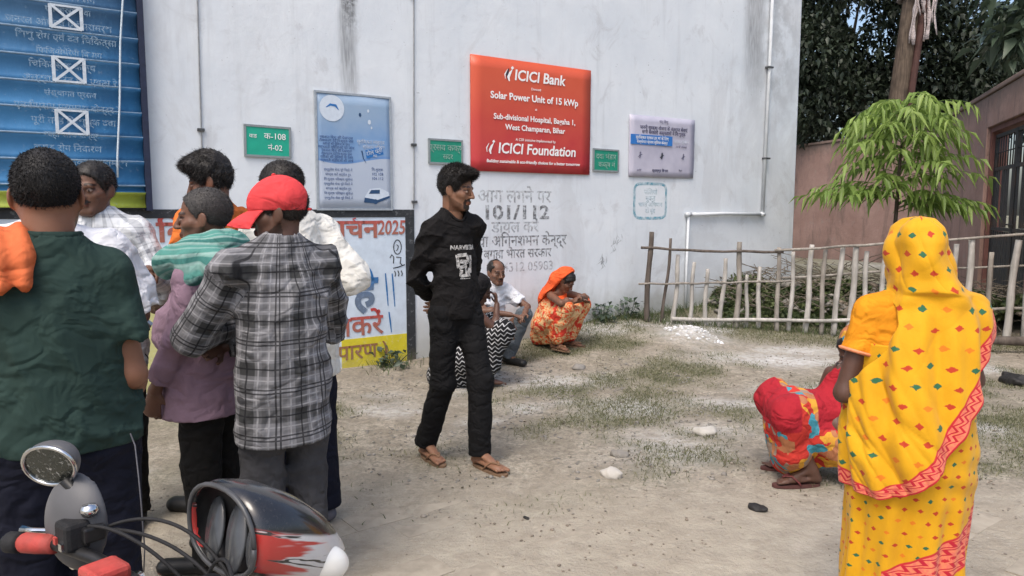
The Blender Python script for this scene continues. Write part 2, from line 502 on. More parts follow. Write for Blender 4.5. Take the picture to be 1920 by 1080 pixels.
def M_ground():
    g = NG('sandy_dirt'); o = g.obj(); x, y, z = g.xyz(o)
    n1 = g.noise(o, 1.1, 6, .6); n2 = g.noise(o, 6.5, 6, .65); n3 = g.noise(o, 45, 5, .7); n4 = g.noise(o, 160, 3)
    c = g.mix(g.lin(n1, .3, .7), (.385, .342, .272), (.50, .455, .372))
    c = g.mix(g.lin(n2, .35, .7, 0, .55), c, (.25, .215, .165))
    rough = g.m('MULTIPLY', g.ss(g.m('ADD', y, g.m('MULTIPLY', n1, 1.2)), 3.9, 5.2), .8)
    c = g.mix(g.m('MULTIPLY', rough, g.ss(n3, .46, .60)), c, (.20, .18, .145))
    c = g.mix(g.m('MULTIPLY', g.ss(n3, .58, .66), .5), c, (.50, .46, .40))
    c = g.mix(g.m('MULTIPLY', rough, g.ss(g.noise(o, 3.4, 6, .72, .8), .40, .62)), c, (.235, .205, .160))
    c = g.mix(g.m('MULTIPLY', rough, g.m('MULTIPLY', g.ss(g.noise(o, 19, 5, .7), .50, .60), .6)), c, (.15, .135, .105))
    c = g.mix(g.m('MULTIPLY', g.ss(g.noise(g.scale(o, (1.0, 2.2, 1.0)), 3.1, 5, .7, 1.5), .54, .66), .35), c, (.27, .235, .185))
    gr = g.attr('green', 'Fac'); li = g.attr('lime', 'Fac')
    c = g.mix(g.m('MULTIPLY', g.m('MULTIPLY', gr, g.lin(n3, .3, .65, .25, 1.0)), .9), c, (.115, .125, .065))
    c = g.mix(g.m('MULTIPLY', li, g.lin(g.noise(o, 14, 5, .7), .32, .6, .15, 1.0)), c, (.60, .60, .59))
    # damp, trodden stains
    c = g.mix(g.m('MULTIPLY', g.ss(g.noise(o, 2.6, 5, .7, 1.0), .58, .74), .38), c, (.16, .14, .11))
    h = g.m('ADD', g.m('MULTIPLY', n2, 1.2), g.m('ADD', g.m('MULTIPLY', n3, .55), g.m('MULTIPLY', n4, .18)))
    return g.out(c, .93, g.bump(h, .85, .035), 0, .15)
gme = mesh_np('ground', np.stack([GX, GY, GZ], -1).reshape(-1, 3), GQ, attrs={'green': gm.ravel(), 'lime': lm.ravel()})
ground = tag(link('ground', gme, None, M_ground()), 'sandy trodden ground with lime patches and sparse grass', kind='structure')

# --- concrete pavers that show through the sand
MPAV = M_plain('concrete_paver', (.30, .265, .21), .93, .2, 14, bump=.6, fade=((.37, .33, .262), .95))
rnd = random.Random(5)
_pv = MB(); _pv.box(-.145, -.095, -.05, .145, .095, .0); pav_me = _pv.data('paver'); pav_me.materials.append(MPAV)
PA = R_(38)
for i in range(-9, 12):
    for j in range(-6, 12):
        u, v = i * .30 + (.15 if j % 2 else 0), j * .20
        x = .55 + u * math.cos(PA) - v * math.sin(PA); y = 2.95 + u * math.sin(PA) + v * math.cos(PA)
        if not (2.25 < y < 3.75 and -1.2 < x < 2.6): continue
        d = _pw2(x, y, 9) + .9 * math.sin(x * 2.1 + y)
        if d < -.15 or rnd.random() < .18: continue
        o = link('paver', pav_me, ground, None, (x, y, float(ground_z(x, y)) + rnd.uniform(-.006, .001) + (.003 if d > .3 else .0)))
        o.rotation_euler = (rnd.uniform(-.012, .012), rnd.uniform(-.012, .012), PA + rnd.uniform(-.03, .03))

# --- pink boundary wall with a gate opening
MPINK = None
def M_pink():
    g = NG('faded_pink_plaster'); o = g.obj(); x, y, z = g.xyz(o)
    n = g.noise(o, 1.2, 6, .62); n2 = g.noise(o, 9, 5, .65)
    c = g.mix(g.lin(n, .3, .7), (.275, .170, .140), (.40, .265, .225))
    c = g.mix(g.lin(n2, .4, .75, 0, .5), c, (.30, .20, .165))
    st = g.noise(g.vec(g.m('MULTIPLY', x, 2.6), y, g.m('MULTIPLY', z, .8)), 1.0, 6, .68, .6)
    c = g.mix(g.m('MULTIPLY', g.ss(st, .48, .70), .6), c, (.13, .10, .085)); c = g.mix(g.m('MULTIPLY', g.ss(g.noise(o, 2.2, 6, .7), .58, .66), .55), c, (.30, .25, .22)); c = g.mix(g.m('MULTIPLY', g.ss(g.noise(o, 17, 5, .7), .60, .68), .5), c, (.12, .08, .065))
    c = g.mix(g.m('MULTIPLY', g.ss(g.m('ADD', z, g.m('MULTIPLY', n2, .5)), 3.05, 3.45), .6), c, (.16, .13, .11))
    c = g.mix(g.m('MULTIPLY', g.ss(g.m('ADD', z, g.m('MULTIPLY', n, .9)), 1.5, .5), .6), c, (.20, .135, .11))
    return g.out(c, .88, g.bump(g.m('ADD', n2, g.m('MULTIPLY', n, 2.0)), .35, .03), 0, .2)
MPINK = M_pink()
def wall_seg(name, mat, parent, pieces, th=.24):
    mb = MB()
    for x0, z0, x1, z1 in pieces: mb.box(x0, 0, z0, x1, th, z1)
    return mb.build(name, mat, parent)
C0, C1, C2 = Vector((7.75, 20.2, 0)), Vector((8.75, 15.8, 0)), Vector((6.25, 9.08, 0))
dv = (C2 - C1); L2 = dv.length; a2 = math.atan2(dv.y, dv.x)
pw = empty('boundary_wall', 'faded pink plastered boundary wall with gate opening beyond the bamboo fence', 'wall', tuple(C1), a2)
# local x runs from the far corner towards the camera, local +y is the back of the wall
G0, G1, GH = 4.78, 7.15, 2.72
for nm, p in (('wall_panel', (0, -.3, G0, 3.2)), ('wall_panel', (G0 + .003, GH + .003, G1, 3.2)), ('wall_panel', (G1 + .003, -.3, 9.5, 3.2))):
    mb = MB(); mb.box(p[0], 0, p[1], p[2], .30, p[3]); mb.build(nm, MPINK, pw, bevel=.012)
mb = MB(); mb.box(-.02, -.03, 3.203, 9.5, .33, 3.27); mb.build('coping', MPINK, pw, bevel=.015)
MREVEAL = M_plain('dark_red_reveal', (.17, .075, .062), .8, .2, 8)
mb = MB(); mb.box(G0 + .003, .05, 0, G0 + .07, .26, GH); mb.box(G0 + .075, .05, GH - .07, G1 - .003, .26, GH); mb.build('door_frame', MREVEAL, pw)
dv = C0 - C1; a1 = math.atan2((C1 - C0).y, (C1 - C0).x)
bw = empty('far_boundary_wall', 'dim brown stretch of boundary wall between hospital corner and sapling', 'wall', tuple(C0), a1)
mb = MB(); mb.box(-2.5, 0, -.3, (C1 - C0).length - .01, .25, 3.2); mb.build('wall_panel', MPINK, bw, bevel=.012)
mb = MB(); mb.box(-2.5, -.03, 3.203, (C1 - C0).length - .01, .28, 3.26); mb.build('coping', MPINK, bw)
# gate of dark sheet and bars
MGATE = M_plain('dark_gate_paint', (.020, .022, .024), .55, .3, 12, .3, fade=((.09, .05, .03), .6))
gt = empty('iron_gate', 'dark iron gate with vertical slats and barred top in pink wall', 'gate', tuple(C1 + (C2 - C1).normalized() * (G0 + .09) + Vector((0, 0, .06))), a2)
gw = G1 - G0 - .18
mb = MB()
for x in (0, gw / 2 - .03, gw / 2 + .03, gw - .05): mb.box(x, .10, 0, x + .05, .15, 2.55)
for z in (0, 1.15, 2.02, 2.50): mb.box(.052, .103, z, gw - .055, .147, z + .05)
mb.build('frame', MGATE, gt)
sl = MB(); sl.box(0, .112, .055, .085, .124, 1.145); slat_lo = sl.data('slat'); slat_lo.materials.append(MGATE)
sl = MB(); sl.box(0, .112, 1.205, .085, .124, 2.015); slat_up = sl.data('slat'); slat_up.materials.append(MGATE)
k = 0; x = .07
while x < gw - .12:
    for me in (slat_lo, slat_up):
        if me is slat_up and k % 4 == 2: continue
        link('slat', me, gt, None, (x, 0, 0))
    x += .118 if k % 3 else .135; k += 1
rb = MB(); rb.tube([(0, .125, 2.02), (0, .125, 2.55)], .009, 6); rod = rb.data('bar', True); rod.materials.append(MGATE)
x = .12
while x < gw - .06:
    link('bar', rod, gt, None, (x, 0, 0)); x += .13
mb = MB(); mb.tube([(.06, .125, 2.28), (gw - .06, .125, 2.28)], .009, 6); mb.build('bar', MGATE, gt)
mb = MB(); mb.tube([(gw * .42, .08, 1.25), (gw * .58, .08, 1.25)], .012, 6); mb.tube([(gw * .45, .08, 1.25), (gw * .45, .12, 1.25)], .012, 6); mb.build('bolt', MGATE, gt)
# ------------------------------------------------------------------ things on the wall
def put_text(parent, s, x, z, size, mat, y=-.006, **kw):
    me = text_mesh(s, size, **kw); o = link('lettering', me, parent, mat); o.location = (x, y, z); return o
def faded(name, col, amt, rough=.8, sc=22):
    """paint that has worn through in places"""
    g = NG(name); o = g.obj(); n = g.noise(o, sc, 5, .65)
    a = g.lin(n, .35, .62, amt[0], amt[1])
    g.out(col, rough, None, 0, .2); g.put(g.p.inputs['Alpha'], a); return g.mat
def line_strip(mb, pts, w, y=-.004, t=.001):
    """a brush stroke: a flat ribbon through points (x, z)"""
    P = [Vector((p[0], 0, p[1])) for p in pts]; L = []; Rr = []
    for i, p in enumerate(P):
        d = (P[min(i + 1, len(P) - 1)] - P[max(0, i - 1)]).normalized(); n = Vector((-d.z, 0, d.x)) * (w[i] if hasattr(w, '__len__') else w) / 2
        L.append(p + n); Rr.append(p - n)
    V = []; F = []
    for a, b in zip(L, Rr): V += [(a.x, y, a.z), (b.x, y, b.z)]
    for i in range(len(P) - 1): F.append((2 * i, 2 * i + 1, 2 * i + 3, 2 * i + 2))
    mb.mesh(V, F); return mb
def sheet(x0, z0, x1, z1, y0, y1, jit=0.0, seed=0, nx=12, nz=10):
    """a thin board or sheet, a little wavy"""
    r = random.Random(seed); a, b = r.uniform(0, 6), r.uniform(0, 6); mb = MB(); V = []; F = []
    for f in (0, 1):
        for i in range(nx + 1):
            for k in range(nz + 1):
                u, w = i / nx, k / nz; off = jit * (math.sin(u * 7 + a + w * 3) + .7 * math.sin(w * 9 + b - u * 4)) * .5 - jit
                V.append((x0 + (x1 - x0) * u, (y0 if f == 0 else y1) + off, z0 + (z1 - z0) * w))
    m = (nx + 1) * (nz + 1); id_ = lambda f, i, k: f * m + i * (nz + 1) + k
    for i in range(nx):
        for k in range(nz):
            F.append((id_(0, i, k), id_(0, i + 1, k), id_(0, i + 1, k + 1), id_(0, i, k + 1))); F.append((id_(1, i, k), id_(1, i, k + 1), id_(1, i + 1, k + 1), id_(1, i + 1, k)))
    for i in range(nx):
        for k, sg in ((0, 1), (nz, -1)):
            q = [id_(0, i, k), id_(1, i, k), id_(1, i + 1, k), id_(0, i + 1, k)]; F.append(tuple(q if sg > 0 else q[::-1]))
    for k in range(nz):
        for i, sg in ((0, -1), (nx, 1)):
            q = [id_(0, i, k), id_(1, i, k), id_(1, i, k + 1), id_(0, i, k + 1)]; F.append(tuple(q if sg > 0 else q[::-1]))
    return mb.mesh(V, F)

WHITE_PRINT = M_plain('white_print', (.80, .80, .79), .6, .05)
PALE_PRINT = faded('pale_worn_print', (.62, .68, .76), (.25, .8))
DARK_PRINT = M_plain('dark_print', (.03, .035, .05), .6, .1)

# red sponsor board
def M_red():
    g = NG('red_board_print'); o = g.obj(); x, y, z = g.xyz(o)
    c = g.mix(g.ss(z, 1.1, .0), (.56, .085, .035), (.42, .022, .040))
    c = g.mix(g.lin(g.noise(o, 3, 5), .3, .7, 0, .35), c, (.62, .12, .06))
    return g.out(c, .42, None, 0, .4)
rb_ = on_wall('sponsor_board', 'large red board with white bank and foundation lettering on white wall', 'sign', .665, 1.90)
sheet(0, 0, 1.555, 1.14, -.020, -.006, .004, 1).build('panel', M_red(), rb_, True)
def logo_i(parent, x, z, h, mat):
    mb = MB()
    line_strip(mb, [(x - .012 * h / .1, z - .5 * h), (x - .022 * h / .1, z - .2 * h), (x - .004 * h / .1, z + .15 * h), (x + .016 * h / .1, z + .42 * h)], [.01 * h / .1, .024 * h / .1, .02 * h / .1, .006], -.0295)
    line_strip(mb, [(x - .05 * h / .1, z - .35 * h), (x - .055 * h / .1, z), (x - .030 * h / .1, z + .4 * h)], [.004, .012 * h / .1, .004], -.0295)
    line_strip(mb, [(x + .008 * h / .1, z + .48 * h), (x + .026 * h / .1, z + .62 * h)], .02 * h / .1, -.0295)
    return mb.build('emblem', mat, parent)
logo_i(rb_, .475, .985, .13, WHITE_PRINT)
mb = MB(); line_strip(mb, [(.435, .93), (.432, .99), (.455, 1.05)], [.006, .034, .006], -.0290); mb.build('emblem', DARK_PRINT, rb_)
put_text(rb_, 'ICICI Bank', .85, .985, .150, WHITE_PRINT, -.0295, bold=.003, shear=.12)
put_text(rb_, 'Donated', .80, .865, .036, WHITE_PRINT, -.0295)
put_text(rb_, 'Solar Power Unit of 15 kWp', .80, .765, .098, WHITE_PRINT, -.0295, bold=.0022)
put_text(rb_, 'at', .80, .66, .036, WHITE_PRINT, -.0295)
put_text(rb_, 'Sub-divisional Hospital, Bagaha 1,', .80, .555, .080, WHITE_PRINT, -.0295, bold=.0014)
put_text(rb_, 'West Champaran, Bihar', .80, .455, .080, WHITE_PRINT, -.0295, bold=.0014)
put_text(rb_, 'A CSR initiative implemented by', .80, .335, .040, WHITE_PRINT, -.0295, shear=.1)
logo_i(rb_, .245, .235, .12, WHITE_PRINT)
put_text(rb_, 'ICICI Foundation', .83, .235, .150, WHITE_PRINT, -.0295, bold=.0026, shear=.12, sx=.98)
put_text(rb_, 'Building sustainable & eco-friendly choices for a better tomorrow', .79, .105, .046, WHITE_PRINT, -.0295, bold=.0008, shear=.1)

# small green plates
MGREEN = M_plain('green_plate_paint', (.012, .335, .225), .45, .10, 6)
MGREEN2 = M_plain('dull_green_plate_paint', (.012, .235, .150), .5, .10, 6)
MRIM = M_plain('grey_metal_rim', (.22, .25, .26), .5, .1)
def plate(label, s, z, w, h, mat, lines, tilt=0.0, pm=WHITE_PRINT):
    p = on_wall('direction_plate', label, 'sign', s, z, group='small green plates on the wall'); p.rotation_euler = (0, tilt, WROT)
    sheet(0, 0, w, h, -.014, -.004, .001, 3, 4, 3).build('panel', mat, p)
    mb = MB()
    for a in ((0, 0, w, .012), (0, h - .012, w, h), (0, .0122, .012, h - .0122), (w - .012, .0122, w, h - .0122)): mb.box(a[0] - .003, -.020, a[1] - .003, a[2] + .003, -.006, a[3] + .003)
    mb.build('rim', MRIM, p)
    for t, x, zz, sz in lines: put_text(p, t, x, zz, sz, pm, -.019)
    return p
plate('bright green plate with white lettering beside the blue poster', -1.548, 1.955, .39, .262, MGREEN, [('क-108', .255, .175, .072), ('वाड', .07, .17, .045), ('नं-02', .255, .08, .066)], R_(.8))
GREY_PRINT = faded('worn_green_print', (.35, .52, .45), (.3, .85))
plate('dull green plate between thin conduit and red board', .190, 1.955, .38, .238, MGREEN2, [('प्रसव कक्ष', .19, .155, .085), ('सदर', .21, .07, .07)], 0, GREY_PRINT)
plate('dull green plate between red board and lilac notice', 2.275, 1.945, .385, .25, MGREEN2, [('दवा भंडार', .19, .165, .085), ('कक्ष नं', .20, .075, .085)], R_(.3), GREY_PRINT)

# blue health poster
def M_bluep():
    g = NG('blue_poster_print'); o = g.obj(); x, y, z = g.xyz(o)
    w = g.m('ADD', z, g.m('MULTIPLY', g.m('SINE', g.m('MULTIPLY', x, 7.0)), .03))
    c = g.mix(g.ss(w, .95, .55), (.25, .36, .50), (.13, .27, .50))
    c = g.mix(g.ss(w, .47, .455), c, (.40, .46, .56))
    c = g.mix(g.ss(g.m('ABSOLUTE', g.m('SUBTRACT', w, .455)), .016, .008), c, (.08, .22, .50))
    c = g.mix(g.lin(g.noise(o, 5, 4), .3, .7, 0, .25), c, (.45, .50, .56))
    return g.out(c, .45, None, 0, .4)
bp = on_wall('health_poster', 'tall pale blue poster with round badge and van picture on wall', 'poster', -.935, 1.505)
sheet(0, 0, .728, 1.042, -.016, -.004, .004, 5).build('panel', M_bluep(), bp, True)
mb = MB()
for a in ((0, 0, .728, .014), (0, 1.028, .728, 1.042), (0, .0142, .014, 1.0278), (.714, .0142, .728, 1.0278)): mb.box(a[0] - .002, -.026, a[1] - .002, a[2] + .002, -.004, a[3] + .002)
mb.build('rim', M_plain('poster_rim', (.30, .34, .38), .5, .15), bp)
def disc(mb, x, z, rx, rz, y, n=28):
    mb.poly([(x + rx * math.cos(-2 * math.pi * i / n), y, z + rz * math.sin(-2 * math.pi * i / n)) for i in range(n)][::-1]); return mb
PWHITE = M_plain('poster_white', (.55, .62, .70), .5, .06); PBLUE = M_plain('poster_blue', (.022, .15, .42), .5, .1); PDARK = M_plain('poster_navy', (.02, .06, .14), .5, .1); PTXT = faded('poster_small_print', (.06, .12, .30), (.15, .75), sc=60)
disc(MB(), .155, .90, .115, .115, -.023).build('badge', PWHITE, bp)
mb = MB(); line_strip(mb, [(.10, .905), (.14, .93), (.19, .925), (.215, .89)], [.004, .02, .022, .006], -.025); mb.build('emblem', PBLUE, bp)
for i in range(8): put_text(bp, ['नवजात िशशु की देखभाल', 'टीकाकरण हेतु िनःशुल्क सेवा', 'मरीजों की सुिवधा के िलए', 'गर्भवती मिहलाओं की जांच'][i % 4], .19, .645 - i * .029, .034 - (i % 3) * .003, PTXT, -.024)
put_text(bp, 'सुरिक्षत मातृत्व', .52, .62, .045, PALE_PRINT, -.024); put_text(bp, 'स्वस्थ पिरवार', .55, .575, .042, PALE_PRINT, -.024)
mb = MB(); mb.poly([(.475, -.0245, .47), (.645, -.0245, .515), (.632, -.0245, .585), (.465, -.0245, .545)]); mb.build('ticket', PBLUE, bp)
o = put_text(bp, 'टोल फ्री', .553, .532, .052, PWHITE, -.027); o.rotation_euler = (0, R_(-14), 0)
put_text(bp, '102', .558, .497, .03, PWHITE, -.027)
mb = MB(); line_strip(mb, [(.43, .54), (.445, .47), (.47, .43)], [.012, .008, .003], -.024); mb.build('stroke', PDARK, bp)
for i in range(7): put_text(bp, ['एम्बुलेंस सेवा पूरे िजले में', 'संपर्क करें कंट्रोल रूम', 'िनःशुल्क पिरवहन सुिवधा'][i % 3], .20, .36 - i * .042, .030, PTXT, -.024)
for i, t in enumerate(('िनःशुल्क', '102 108', '104 112')): put_text(bp, t, .58, .37 - i * .04, .036, PTXT, -.024)
for x, z, a in ((.42, .86, .018), (.50, .90, .015), (.51, .80, .022), (.53, .75, .012)): disc(MB(), x, z, a * .7, a, -.0235, 10).build('splash', PDARK if x in (.42,) else PWHITE, bp)
# the little van picture
mb = MB(); mb.poly([(.44, -.0242, .075), (.66, -.0242, .095), (.70, -.0242, .125), (.69, -.0242, .165), (.64, -.0242, .19), (.60, -.0242, .205), (.50, -.0242, .195), (.455, -.0242, .13)]); mb.build('van_picture', PWHITE, bp)
mb = MB(); mb.poly([(.44, -.0252, .070), (.56, -.0252, .060), (.70, -.0252, .115), (.70, -.0252, .135), (.58, -.0252, .095), (.45, -.0252, .115)]); disc(mb, .555, .078, .022, .024, -.0258, 14); mb.poly([(.49, -.0252, .150), (.60, -.0252, .152), (.60, -.0252, .188), (.515, -.0252, .185)]); mb.build('van_picture', PDARK, bp)

# lilac notice with a blue band
def M_lilac():
    g = NG('lilac_notice_print'); o = g.obj(); n = g.noise(o, 5, 5)
    return g.out(g.mix(g.lin(n, .3, .7), (.40, .39, .48), (.49, .48, .56)), .4, None, 0, .4)
ln = on_wall('lilac_notice', 'pale lilac notice with blue band next to the white pipe', 'poster', 2.822, 1.898); ln.rotation_euler = (0, R_(-.3), WROT)
sheet(0, 0, 1.095, .712, -.014, -.004, .007, 8).build('panel', M_lilac(), ln, True)
NB = M_plain('notice_blue', (.030, .165, .48), .5, .08); NT = faded('notice_small_print', (.08, .085, .16), (.3, .85), sc=50)
mb = MB(); mb.box(.012, -.031, .375, .70, -.026, .49); mb.build('band', NB, ln)
put_text(ln, 'सुरिक्षत प्रसव हर मां के िलए', .36, .455, .050, WHITE_PRINT, -.0335); put_text(ln, 'संस्थागत प्रसव सुिवधा केन्द्र', .36, .405, .046, WHITE_PRINT, -.0335)
put_text(ln, 'मातृ िशशु', .55, .655, .045, NT, -.029)
put_text(ln, 'जननी सुरक्षा योजना के अंतर्गत सेवाएं', .56, .575, .056, NT, -.029, bold=.001); put_text(ln, 'सभी सरकारी अस्पतालों में िनःशुल्क', .56, .522, .056, NT, -.029, bold=.001)
put_text(ln, 'प्रसव सुिवधा', .86, .43, .05, PALE_PRINT, -.029); put_text(ln, '24 घंटे उपलब्ध', .86, .37, .035, NT, -.029)
for x in (.17, .53, .90):
    mb = MB(); disc(mb, x, .275, .014, .018, -.029, 10); line_strip(mb, [(x, .26), (x - .01, .215)], [.03, .018], -.029); line_strip(mb, [(x - .035, .23), (x - .01, .25), (x + .03, .262)], .010, -.0293); mb.build('pictogram', DARK_PRINT if x == .53 else NT, ln)
put_text(ln, 'स्वास्थ्य िवभाग', .50, .075, .045, NT, -.029, bold=.001); put_text(ln, 'समिति', .15, .075, .028, NT, -.029); put_text(ln, 'िबहार', .85, .085, .030, NT, -.029)

# painted slogan panel (part of the wall)
SW, SY = -2.62, None
def paint(name, col, var=.12, sc=7, worn=None):
    g = NG(name); o = g.obj(); n = g.noise(o, sc, 6, .65)
    c = g.mix(g.lin(n, .3, .7), tuple(q * (1 - var) for q in col), tuple(min(1, q * (1 + var)) for q in col))
    x, y, z = g.xyz(o)
    c = g.mix(g.m('MULTIPLY', g.ss(g.m('ADD', z, g.m('MULTIPLY', n, .25)), .32, .08), .5), c, (.25, .22, .15))
    if worn: c = g.mix(g.m('MULTIPLY', g.ss(g.noise(o, 30, 5, .7), .56, .66), worn), c, (.55, .57, .58))
    return g.out(c, .7, None, 0, .25)
sp = link('painted_panel', sheet(-4.6, .0, -.02, 1.44, -.004, -.0015, 0, 0, 2, 2).data('painted_panel'), bld, paint('panel_white', (.56, .64, .72)))
mb = MB(); mb.box(-.735, -.0075, .02, -.0705, -.0045, .315); mb.build('yellow_band', paint('panel_yellow', (.62, .53, .035), .12, 7, .25), sp)
mb = MB(); mb.box(-4.6, -.0075, .02, -1.60, -.0045, 1.02); mb.build('yellow_band', paint('panel_pale_yellow', (.52, .50, .22), .12, 7, .3), sp)
mb = MB(); mb.box(-4.6, -.010, 1.44, .026, -.0015, 1.51); mb.box(-.068, -.010, -.1, .0255, -.0015, 1.4395); mb.build('border', paint('panel_border', (.035, .038, .042), .25, 9, .15), sp)
SRED = paint('slogan_red', (.46, .045, .045), .15, 30, .3); SBLUE = paint('slogan_blue', (.018, .14, .36), .15, 30, .25); SBLK = paint('slogan_black', (.025, .028, .034), .2, 30, .2); SBRN = paint('slogan_brown', (.30, .10, .02), .2, 30, .3)
put_text(sp, 'िवधानसभा िनवाचन', -.345, 1.325, .235, SRED, -.0085, align='RIGHT', bold=.006, sx=1.16)
mb = MB(); line_strip(mb, [(-.575, 1.40), (-.60, 1.425), (-.57, 1.432)], .012, -.0095); mb.build('lettering', SRED, sp)
put_text(sp, '2025', -.215, 1.335, .185, SRED, -.0085, bold=.003, shear=.12, sx=.78)
put_text(sp, 'है', -.505, .735, .40, SBLUE, -.0085, bold=.014, shear=.08)
put_text(sp, 'मतदान अवश्य', -.70, .70, .36, SBLUE, -.0085, align='RIGHT', bold=.009)
mb = MB()
for x, z0, z1 in ((-.285, .91, .60), (-.215, .905, .585), (-.255, .54, .34)): line_strip(mb, [(x, z0), (x + .012, (z0 + z1) / 2), (x + .022, z1)], [.012, .016, .008], -.0085)
mb.build('lettering', SBLUE, sp)
put_text(sp, 'करें', -.475, .425, .27, SRED, -.0085, bold=.004, shear=-.05); put_text(sp, 'सभी मतदान', -.64, .42, .25, SRED, -.0085, align='RIGHT', bold=.004)
put_text(sp, 'चमपारण )', -.265, .185, .20, SBRN, -.0105, align='RIGHT', bold=.003)
mb = MB()
ring = [(-.155 + .040 * math.cos(t * .35), 1.155 + .068 * math.sin(t * .35)) for t in range(19)]
line_strip(mb, ring, .009, -.0085); line_strip(mb, [(-.165, 1.18), (-.145, 1.165), (-.155, 1.13), (-.17, 1.12)], .008, -.0095)
line_strip(mb, [(-.235, 1.055), (-.215, 1.085), (-.195, 1.06), (-.20, 1.00)], .010, -.0085); line_strip(mb, [(-.17, 1.06), (-.12, 1.055), (-.13, 1.00), (-.11, .985)], .010, -.0085)
line_strip(mb, [(-.205, .955), (-.14, .965), (-.08, .985)], .010, -.0085)
for x in (-.19, -.155, -.12): line_strip(mb, [(x, .93), (x + .012, .90), (x + .004, .875)], .010, -.0085)
mb.build('lettering', SBLK, sp)
# round emblem and blue stroke on the left part of the panel
mb = MB(); line_strip(mb, [(-2.0 + .30 * math.cos(R_(t)), .52 + .30 * math.sin(R_(t))) for t in range(20, 171, 10)], .03, -.0105); mb.build('emblem', paint('emblem_ochre', (.33, .28, .08), .2, 20), sp)
mb = MB(); disc(mb, -2.06, .62, .05, .05, -.0105, 14); line_strip(mb, [(-2.12, .50), (-2.05, .56), (-1.98, .50)], .05, -.0105); mb.build('emblem', SBLK, sp)
mb = MB(); disc(mb, -2.05, 1.10, .09, .06, -.0105, 16); line_strip(mb, [(-2.35, 1.14), (-2.29, 1.06), (-2.27, .98)], [.05, .06, .02], -.0105); mb.build('lettering', paint('panel_sky_blue', (.05, .27, .60), .15, 20), sp)

# faded fire notice, rubber-stamp style
FADE = faded('faded_grey_paint', (.13, .135, .14), (.0, .46), sc=26); FADE2 = faded('very_faded_grey_paint', (.18, .185, .19), (.0, .24), sc=26)
put_text(bld, 'आग लगने पर', 1.22, 1.645, .19, FADE2, -.002, bold=.003)
put_text(bld, '101/112', 1.235, 1.475, .20, FADE, -.002, bold=.006, sx=1.32)
put_text(bld, 'डायल करें', 1.22, 1.325, .17, FADE2, -.002, bold=.003)
put_text(bld, 'सेवा अिग्नशमन केन्द्र', 1.28, 1.18, .165, FADE, -.002, bold=.002, sx=.92)
put_text(bld, 'बगहा भारत सरकार', 1.26, 1.045, .14, FADE, -.002, bold=.002, sx=.9)
put_text(bld, '94312 05983', 1.36, .90, .14, FADE2, -.002, bold=.001)
# blue stencil square
TEAL = faded('faded_teal_paint', (.10, .36, .46), (.12, .62), sc=16); TEAL2 = faded('faint_teal_paint', (.22, .44, .52), (.0, .4), sc=16)
mb = MB(); cx, cz, hx, hz = 3.195, 1.615, .265, .205; P = []
for i in range(49):
    t = 2 * math.pi * i / 48; c, s_ = math.cos(t), math.sin(t); P.append((cx + hx * np.sign(c) * abs(c) ** .32, cz + hz * np.sign(s_) * abs(s_) ** .32))
line_strip(mb, P, .035, -.002); mb.build('stencil', TEAL, bld)
for i, t in enumerate(('पोिलयो', 'मुक्त', 'भारत अिभयान', 'दो बूंद')): put_text(bld, t, 3.195, 1.72 - i * .075, .085 - .01 * (i > 1), TEAL2, -.002)
# pencil-like scrawl
r = random.Random(3)
for s0, z0 in ((2.70, 1.23), (2.60, 1.14), (2.45, .98), (2.40, .93)):
    mb = MB()
    for _ in range(4):
        a, b = s0 + r.uniform(-.05, .05), z0 + r.uniform(-.05, .05); line_strip(mb, [(a, b), (a + r.uniform(-.05, .05), b - .05), (a - r.uniform(-.02, .06), b - .09)], [.004, .016, .004], -.002 - .0003 * _)
    mb.build('scrawl', FADE, bld)

# conduits and the white rain pipe
MCON = M_plain('grey_conduit', (.23, .24, .25), .6, .2); MPVC = M_plain('white_pipe', (.58, .61, .63), .5, .12, 6); MSAD = M_plain('pipe_clip', (.06, .065, .07), .6, .2)
def conduit(label, s, clips, top=6.9, bot=.05, lean=0.0):
    c = on_wall('conduit', label, 'conduit', s, 0, group='thin conduits on the wall')
    pts = [(0, -.010, bot), (.006, -.011, 1.6), (lean * .5, -.010, 2.4), (lean, -.010, 3.6), (lean, -.010, top)]
    MB().tube(pts, .0055, 8).build('pipe', MCON, c, True)
    for z in clips: MB().box(-.028 + lean * .3, -.024, z - .012, .028 + lean * .3, -.002, z + .012).build('clip', MSAD, c, bevel=.004)
conduit('thin grey conduit running up the wall near the blue banner', -1.895, (2.15, 3.3, 4.4), bot=1.55, lean=.03)
conduit('thin grey conduit beside the slogan panel border', .02, (1.585, 2.125, 3.5, 4.6), bot=1.52, lean=.035)
rp = on_wall('rain_pipe', 'white plastic pipe running down wall, bending left, then down behind fence', 'pipe', 0, 0)
MB().tube([(5.36, -.035, 6.8), (5.33, -.035, 3.5), (5.285, -.035, 1.47)], .023, 12).build('pipe', MPVC, rp, True)
MB().tube([(5.28, -.036, 1.449), (4.5, -.038, 1.462), (3.85, -.036, 1.452)], .022, 12).build('pipe', MPVC, rp, True)
MB().tube([(3.83, -.035, 1.43), (3.815, -.035, .75), (3.82, -.035, .2)], .016, 10).build('pipe', MPVC, rp, True)
for x, z in ((5.285, 1.452), (3.832, 1.455)): MB().tube([(x - .045, -.036, z), (x + .035, -.036, z)], .029, 12).build('elbow', MPVC, rp, True)
for z in (2.2, 3.4, 4.4): MB().box(5.275, -.065, z - .010, 5.375, -.002, z + .012).build('clip', MSAD, rp)

